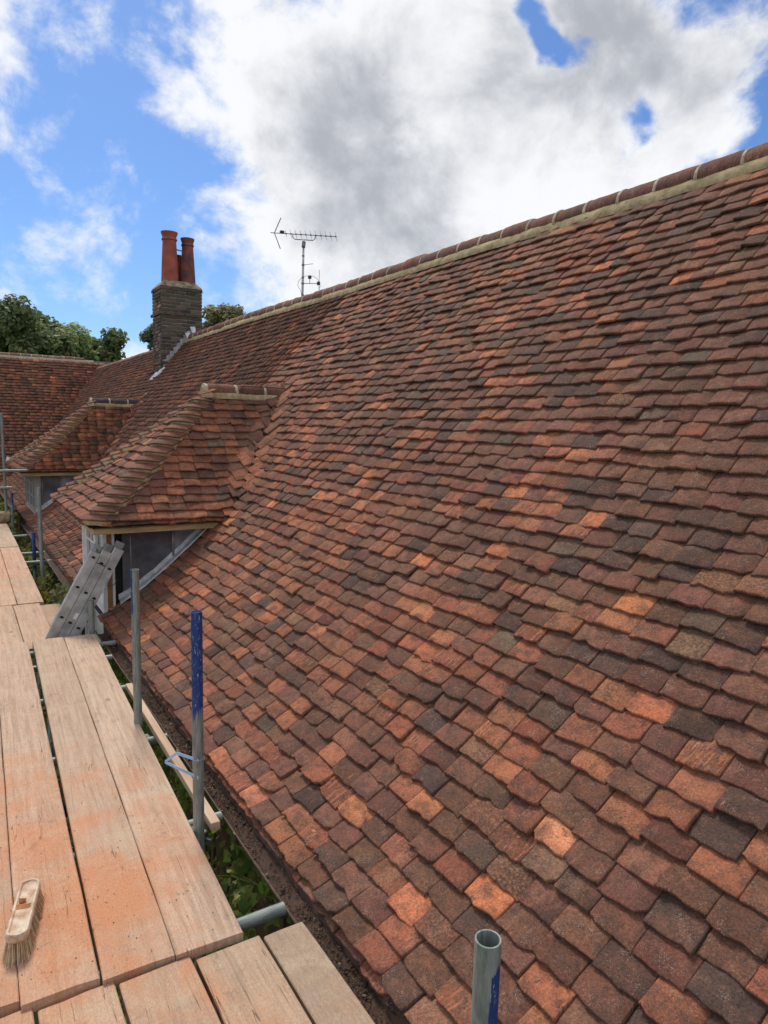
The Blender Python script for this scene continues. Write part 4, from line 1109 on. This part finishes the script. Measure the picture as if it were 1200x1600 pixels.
# ================================================================== orange tile crumbs on the roof
def chip(s, y, sz, rz, label, colr=(.50, .19, .08)):
    P, T, Nn = main_surf(s, -y); V = []
    sh = [(-1, -.25), (-.2, -.45), (.9, -.15), (1.05, .2), (.2, .4), (-.8, .3)]
    for h in (.0, .3):
        for (a, b_) in sh:
            ca, sa = math.cos(rz), math.sin(rz); u, v = (a*ca-b_*sa)*sz, (a*sa+b_*ca)*sz
            V.append(P+np.array((0, -1., 0))*u+T*v+Nn*(.030+h*sz*.5))
    F = [tuple(range(6, 12)), tuple(range(6))[::-1]]+[(i, (i+1) % 6, 6+(i+1) % 6, 6+i) for i in range(6)]
    V = np.array(V); c4 = np.ones((12, 4)); c4[:, :3] = colr
    o = mobj('tile_chip', V-V[0], F, MAT_DEBRIS, col=c4); o.location = V[0]; tag(o, label, 'tile chip', 'loose tile chips on the roof')
chip(.215, 1.715, .019, .9, 'bright orange chip of tile lying loose left of the nearest pole top')
chip(.16, 2.52, .016, .2, 'small orange chip on the third eaves tiles behind the blue-topped pole', (.42, .17, .09))

# ================================================================== TV ANTENNA (stands on the back slope)
ant = empty('tv_antenna', (6.2, 13.0, .35)); tag(ant, 'television aerial on a pale mast above the ridge, with a folded dipole below', 'antenna')
m = MB(); m.tube([(6.13, 13.06, .4), (6.20, 13.12, 2.2), (6.29, 13.27, 3.72)], .024, 12); m.build('mast', MAT_MAST, ant, smooth=True)
bA, bB = Vector((5.72, 13.62, 3.83)), Vector((6.85, 12.92, 3.785)); bd = (bB-bA).normalized(); bx = bd.cross(Vector((0, 0, 1))).normalized()
m = MB(); m.tube([bA, bB], .008, 8); m.build('boom', MAT_ANT, ant)
ed = (Vector((0, 0, 1))*.96+bx*.0+bd*-.10).normalized()
Lb = (bB-bA).length
for i in range(11):
    c = bA+bd*(Lb*(.235+i*.076)); h = .088 if i else .07
    m = MB(); m.tube([c-ed*h+bd*.012, c+ed*h-bd*.012], .0036, 5); m.box(c.x-.013, c.x+.013, c.y-.013, c.y+.013, c.z-.012, c.z+.012); m.build('director', MAT_ANT, ant)
c0 = bA+bd*(Lb*.06)
for sg in (1, -1):
    e = c0+bd*(.13 if sg > 0 else .12)+Vector((0, 0, sg*.30))
    m = MB(); m.tube([c0, e], .009, 6); m.build('reflector_arm', MAT_ANT, ant)
    for t in (.3, .55, .8, 1.0):
        p = c0.lerp(e, t); dd = (bx*.10+Vector((0, 0, -.07))+bd*.05) if sg > 0 else (bx*.10+Vector((0, 0, -.03))+bd*.02)
        m = MB(); m.tube([p-dd, p+dd], .0032, 5); m.build('reflector_rod', MAT_ANT, ant)
c = bA+bd*(Lb*.175)+Vector((0, 0, .022)); m = MB(); m.box(c.x-.04, c.x+.04, c.y-.03, c.y+.03, c.z-.025, c.z+.03, b=.006); m.build('dipole_box', MAT_BLACK, ant)
q1, q2 = bA+bd*(Lb*.34), bA+bd*(Lb*.68)
m = MB(); m.tube([q1, q1+Vector((0, 0, -.06)), q1+bd*.04+Vector((0, 0, -.10)), q2-bd*.04+Vector((0, 0, -.10)), q2+Vector((0, 0, -.06)), q2], .009, 7); m.build('boom_bracket', MAT_ANT, ant)
m = MB(); m.tube([(6.265, 13.22, 3.55), (6.29, 13.25, 3.66)], .038, 10); m.build('clamp', MAT_ANT, ant)
for z_, nm in ((3.20, 0), (2.83, 1), (3.38, 2), (2.95, 3), (2.60, 4)):
    m = MB(); xx = 6.20+(z_-2.2)/1.52*.09; yy = 13.12+(z_-2.2)/1.52*.15; m.tube([(xx, yy, z_-.015), (xx+.001, yy, z_+.015)], .030 if nm < 2 else .0265, 10); m.build('mast_band', MAT_ANT, ant)
m = MB(); m.tube([(6.25, 13.2, 3.20), (6.42, 13.08, 3.225)], .006, 6); m.tube([(6.22, 13.16, 2.60), (6.36, 13.06, 2.57)], .006, 6); m.build('bracket_arm', MAT_ANT, ant)
m = MB(); m.tube([(6.24, 13.17, 2.83), (6.50, 12.98, 2.835)], .008, 6); m.build('side_arm', MAT_ANT, ant)
m = MB(); m.box(6.32, 6.375, 13.06, 13.11, 2.92, 2.985, b=.008); m.tube([(6.35, 13.09, 2.84), (6.35, 13.09, 2.92)], .006, 6); m.build('amplifier', MAT_BLACK, ant)
m = MB(); m.box(6.47, 6.52, 12.96, 13.01, 2.80, 2.87, b=.008); m.build('junction_box', MAT_BLACK, ant)
m = MB(); m.tube([(6.50, 12.98, 2.45), (6.51, 12.98, 3.10)], .0045, 6); m.build('whip', MAT_ANT, ant)
m = MB(); m.tube([(6.33+.19*math.cos(t), 13.08-.12*math.cos(t), 2.79+.19*math.sin(t)) for t in np.linspace(-.2, 3.3, 22)]+[(6.17, 13.15, 2.7), (6.19, 13.12, 2.58)], .004, 5)
m.tube([(6.5, 12.97, 2.8), (6.52, 12.97, 2.68), (6.44, 13.0, 2.55), (6.41, 13.03, 2.58), (6.47, 13, 2.66)], .0035, 5); m.build('cable', MAT_BLACK, ant)

# ================================================================== PLANTS
def leaves(name, centres, size, cols, normal_bias, mat, parent=None, jitter=.6, shape='ivy'):
    n = len(centres); C = np.asarray(centres)
    sh = np.array([(0, -.15, 0), (.50, -.02, .08), (.34, .46, .05), (0, 1.0, -.05), (-.34, .46, .05), (-.50, -.02, .08)]) if shape == 'ivy' else np.array([(0, 0, 0), (.36, .35, .07), (.22, .8, .02), (0, 1.05, -.1), (-.22, .8, .02), (-.36, .35, .07)])
    nrm = np.asarray(normal_bias)+rng.normal(0, jitter, (n, 3)); nrm /= np.linalg.norm(nrm, axis=1)[:, None]
    t = rng.normal(0, 1, (n, 3)); t[:, 2] -= .6; t -= nrm*np.sum(t*nrm, 1)[:, None]; t /= np.linalg.norm(t, axis=1)[:, None]; b_ = np.cross(nrm, t)
    sz = size*np.exp(rng.normal(0, .25, n))
    V = C[:, None, :]+(sh[None, :, :1]*b_[:, None, :]+(sh[None, :, 1:2]-.4)*t[:, None, :]+sh[None, :, 2:3]*nrm[:, None, :])*sz[:, None, None]
    V = V.reshape(-1, 3); base = (np.arange(n)*6)[:, None]
    F = np.vstack([base+np.array([0, 1, 2, 3]), base+np.array([0, 3, 4, 5])])
    cc = np.repeat(np.concatenate([np.asarray(cols), np.ones((n, 1))], 1), 6, 0)
    return mobj(name, V, F, mat, parent, col=cc)
def leafcols(n, base, var=.28, alt=None, palt=.0):
    c = np.array(base)*np.exp(rng.normal(0, var, (n, 1)))*(1+rng.normal(0, .08, (n, 3)))
    if alt is not None:
        k = rng.random(n) < palt; c[k] = np.array(alt)*np.exp(rng.normal(0, .25, (k.sum(), 1)))
    return np.clip(c, .004, .6)
def creeper(y0, y1, n, label, base, bulge, size, ztop, alt, palt, singles=0, x0=1.27):
    root = empty('wall_creeper', (1.25, (y0+y1)/2, -6.3)); tag(root, label, 'climbing plant')
    y = rng.uniform(y0, y1, n); z = ztop-rng.uniform(0, 1, n)**1.3*4.0
    x = np.array([x0-bulge*max(0, .45+mnoise.noise(Vector((a*1.6, b_*1.8, 2)))+.4*mnoise.noise(Vector((a*5, b_*5, 9)))) for a, b_ in zip(y, z)])-rng.uniform(0, .05, n)
    keep = np.array([mnoise.noise(Vector((a*2.6, b_*2.6, 4))) > -.38 for a, b_ in zip(y, z)])
    P = np.stack([x, y, z], -1)[keep]; P = P[np.argsort(np.abs(P[:, 1]-y0)+np.abs(P[:, 2]-ztop))]
    c = leafcols(len(P), base, .32, alt, palt)
    nb = (-1., -.25, .65)
    if singles:
        vis = [i for i in range(len(P)) if (lambda q: q[2] > 0 and 150 < q[0] < 480 and 1000 < q[1] < 1500)(proj(P[i]))]
        sel = set(vis[:singles]); idx = sorted(sel)
        for i in idx: leaves('leaf', P[i:i+1], size*1.05, c[i:i+1], nb, MAT_LEAF, root, .5)
        rest = np.array([i for i in range(len(P)) if i not in sel]); P, c = P[rest], c[rest]
    leaves('leaves', P, size*.9, c, nb, MAT_LEAF, root, .6)['kind'] = 'stuff'
    m = MB()
    for i in range(26):
        yy = rng.uniform(y0, y1); pts = [(1.32, yy, -6.2)]
        for k in range(6): yy += rng.normal(0, .12); pts.append((1.30-rng.random()*.03, yy, -6.2+(k+1)*.68))
        m.tube(pts, [.014]*3+[.007]*4, 5)
    m.build('stems', MAT_BARK, root)
    return root
creeper(.6, 6.6, 15000, 'dark green creeper covering the house wall below the near gutter', (.28, .38, .08), .21, .046, -2.02, (.16, .15, .04), .10, singles=240)
creeper(8.3, 13.9, 5200, 'yellowish green creeper bushing out between the two dormers', (.19, .21, .05), .32, .085, -1.98, (.26, .22, .06), .25, x0=1.22)
creeper(15.8, 22.2, 3600, 'far creeper below the last stretch of gutter beyond the farther dormer', (.14, .16, .04), .40, .10, -1.95, (.28, .25, .07), .3, x0=1.2)
# a loose bushy spray by the ladder and thin tendrils in the near gap
P = np.stack([rng.normal(.98, .07, 420), rng.normal(7.75, .22, 420), rng.normal(-1.90, .07, 420)], -1)
spray = empty('leafy_spray', (1.0, 7.8, -2.2)); tag(spray, 'leafy green shoot spilling onto the board left of the ladder', 'plant')
leaves('leaves', P, .055, leafcols(420, (.14, .17, .035), .3, (.26, .24, .07), .2), (-.6, -.4, 1), MAT_LEAF, spray, .6)['kind'] = 'stuff'
m = MB(); m.tube([(1.25, 7.85, -2.3), (1.1, 7.8, -2.0), (.97, 7.75, -1.88)], .008, 6); m.build('stem', MAT_BARK, spray)
for (y, z_, lab) in ((5.1, -1.93, 'thin yellow-green shoot poking up beneath the gutter above the third pole foot'), (4.2, -1.90, 'pale trailing shoot with small leaves beside the timber batten'), (3.25, -1.93, 'curly pale tendril between the blue-topped pole and the gutter'), (2.75, -2.05, 'small yellow tendril over the dark leaves near the bottom cross tube')):
    sp = empty('creeper_shoot', (1.1, y, z_)); tag(sp, lab, 'shoot', 'creeper shoots in the near gap')
    m = MB()
    for q in range(4):
        a = rng.uniform(-.1, .1, 2); pts = [(1.16, y+a[0], z_-.12), (1.09, y+a[0]*.6, z_-.02), (1.02+rng.normal(0, .02), y+a[1], z_+rng.uniform(-.02, .02)), (.965+rng.normal(0, .02), y+a[1]+rng.normal(0, .05), z_+rng.uniform(-.03, .02))]
        m.tube(pts, [.003, .0025, .002, .001], 5, c=(.3, .28, .1, 1))
    m.build('stem', MAT_SHOOT if 'MAT_SHOOT' in globals() else attr_mat('shoot', .7), sp)
    P = np.stack([rng.normal(1.02, .04, 22), rng.normal(y, .09, 22), rng.normal(z_, .025, 22)], -1)
    leaves('leaves', P, .022, leafcols(22, (.26, .27, .07), .3), (-.3, -.3, 1), MAT_LEAF, sp, .6)['kind'] = 'stuff'

# trees
def tree(x, y, h, rad_, label, base, seed, n=15000, conif=False, lsz=.22, squash=.8, cw=7):
    r_ = np.random.default_rng(seed); root = empty('tree', (x, y, -6.3)); tag(root, label, 'tree')
    top = -6.3+h; cz = top-rad_*squash
    m = MB(); m.tube([(x, y, -6.3), (x+.1, y, -6.3+h*.3), (x, y+.1, cz)], [.45, .34, .16], 10)
    cl = []
    for i in range(46):
        d_ = r_.normal(0, 1, 3); d_ /= np.linalg.norm(d_); rr = rad_*r_.uniform(.45, .95)
        c = np.array((x, y, cz))+d_*rr*np.array((1, 1, squash)); 
        if c[2] < cz-rad_*squash*.9: continue
        cl.append((c, r_.uniform(.16, .34)*rad_))
        if i % 3 == 0: m.tube([(x, y, cz-rad_*.6), tuple((c+np.array((x, y, cz-rad_*.5)))/2), tuple(c)], [.12, .07, .03], 6)
    m.build('trunk', MAT_BARK, root, smooth=True)
    P = []; Nb = []; Cc = []
    wts = np.array([c[1]**2 for c in cl]); wts /= wts.sum(); tone = np.exp(r_.normal(0, .22, len(cl)))
    for i, (c, cr) in enumerate(cl):
        k = int(n*wts[i]); d_ = r_.normal(0, 1, (k, 3)); d_ /= np.linalg.norm(d_, axis=1)[:, None]
        # twiggy sub-clumps leave gaps in the outline
        sub = r_.normal(0, 1, (16, 3)); sub /= np.linalg.norm(sub, axis=1)[:, None]
        w_ = (d_@sub.T).max(1); ok = w_ > .80
        d_ = d_[ok]; rr = cr*(1.0+.22*(w_[ok]-.85)*4)*r_.uniform(.55, 1.08, len(d_))
        P.append(c+d_*rr[:, None]*np.array((1, 1, .8))); Nb.append(d_*.8+np.array((0, 0, .5))); Cc.append(np.tile(tone[i], len(d_)))
    P = np.vstack(P); Nb = np.vstack(Nb); tone_ = np.concatenate(Cc)
    c = leafcols(len(P), base, .22)*tone_[:, None]
    leaves('crown', P, lsz, np.clip(c, .004, .5), Nb, MAT_LEAF, root, .45, 'oval')
tree(3.6, 41, 12.3, 3.1, 'broad oak behind the far wing, fullest crown left of the chimney', (.20, .255, .10), 3, 24000, lsz=.2)
tree(6.9, 43, 11.7, 2.3, 'rounded tree behind the far wing roof, overlapping the broad oak on its chimney side', (.19, .24, .09), 5, 17000, lsz=.2)
tree(.8, 47, 10.8, 2.7, 'dark tree behind the far wing, peeping out beyond the broad oak away from the chimney', (.18, .21, .10), 8, 18000)
tree(12.9, 47, 12.9, 1.75, 'dark green tree just left of the chimney stack', (.14, .19, .11), 13, 16000, lsz=.17)
tree(15.7, 44, 13.9, 2.2, 'yellowish tree top showing between the chimney and the ridge', (.28, .26, .12), 17, 16000, lsz=.18)
# small white bucket-like plastic scrap in the far valley gutter
m = MB(); m.add([(1.10, 18.2, -1.02), (1.24, 18.2, -1.05), (1.26, 18.25, -.93), (1.13, 18.25, -.90), (1.18, 18.32, -.96)], [(0, 1, 2, 3), (3, 2, 4), (0, 4, 1), (0, 3, 4), (1, 4, 2)])
tag(m.build('lead_scrap', MAT_LEAD_BR), 'small bright crumpled sheet scrap behind the farther dormer corner', 'scrap')
V = []; F = []; C = []
for i in range(420):
    x = rng.uniform(-.2, .78); y = 2.2+rng.exponential(.9)
    if y > 5.9: continue
    x += (y-2.2)*.035; sz = rng.uniform(.0008, .0028); o = len(V)
    P6 = np.array([[1, 0, 0], [-1, 0, 0], [0, 1.3, 0], [0, -1.3, 0], [0, 0, .7], [0, 0, -.5]])*sz+rng.normal(0, .25*sz, (6, 3))
    V += list(P6+[x, y, DZ+.002+sz*.4]); cc = [(.42, .17, .09), (.25, .12, .08), (.12, .09, .07), (.50, .42, .33)][rng.integers(4)]; C += [cc+(1,)]*6
    for f in ((0, 2, 4), (2, 1, 4), (1, 3, 4), (3, 0, 4), (2, 0, 5), (1, 2, 5), (3, 1, 5), (0, 3, 5)): F.append(tuple(o+q for q in f))
tag(mobj('tile_grit', np.array(V), np.array(F), MAT_DEBRIS, col=np.array(C)), 'grit and tiny tile crumbs scattered over the long near boards', 'grit', kind='stuff')
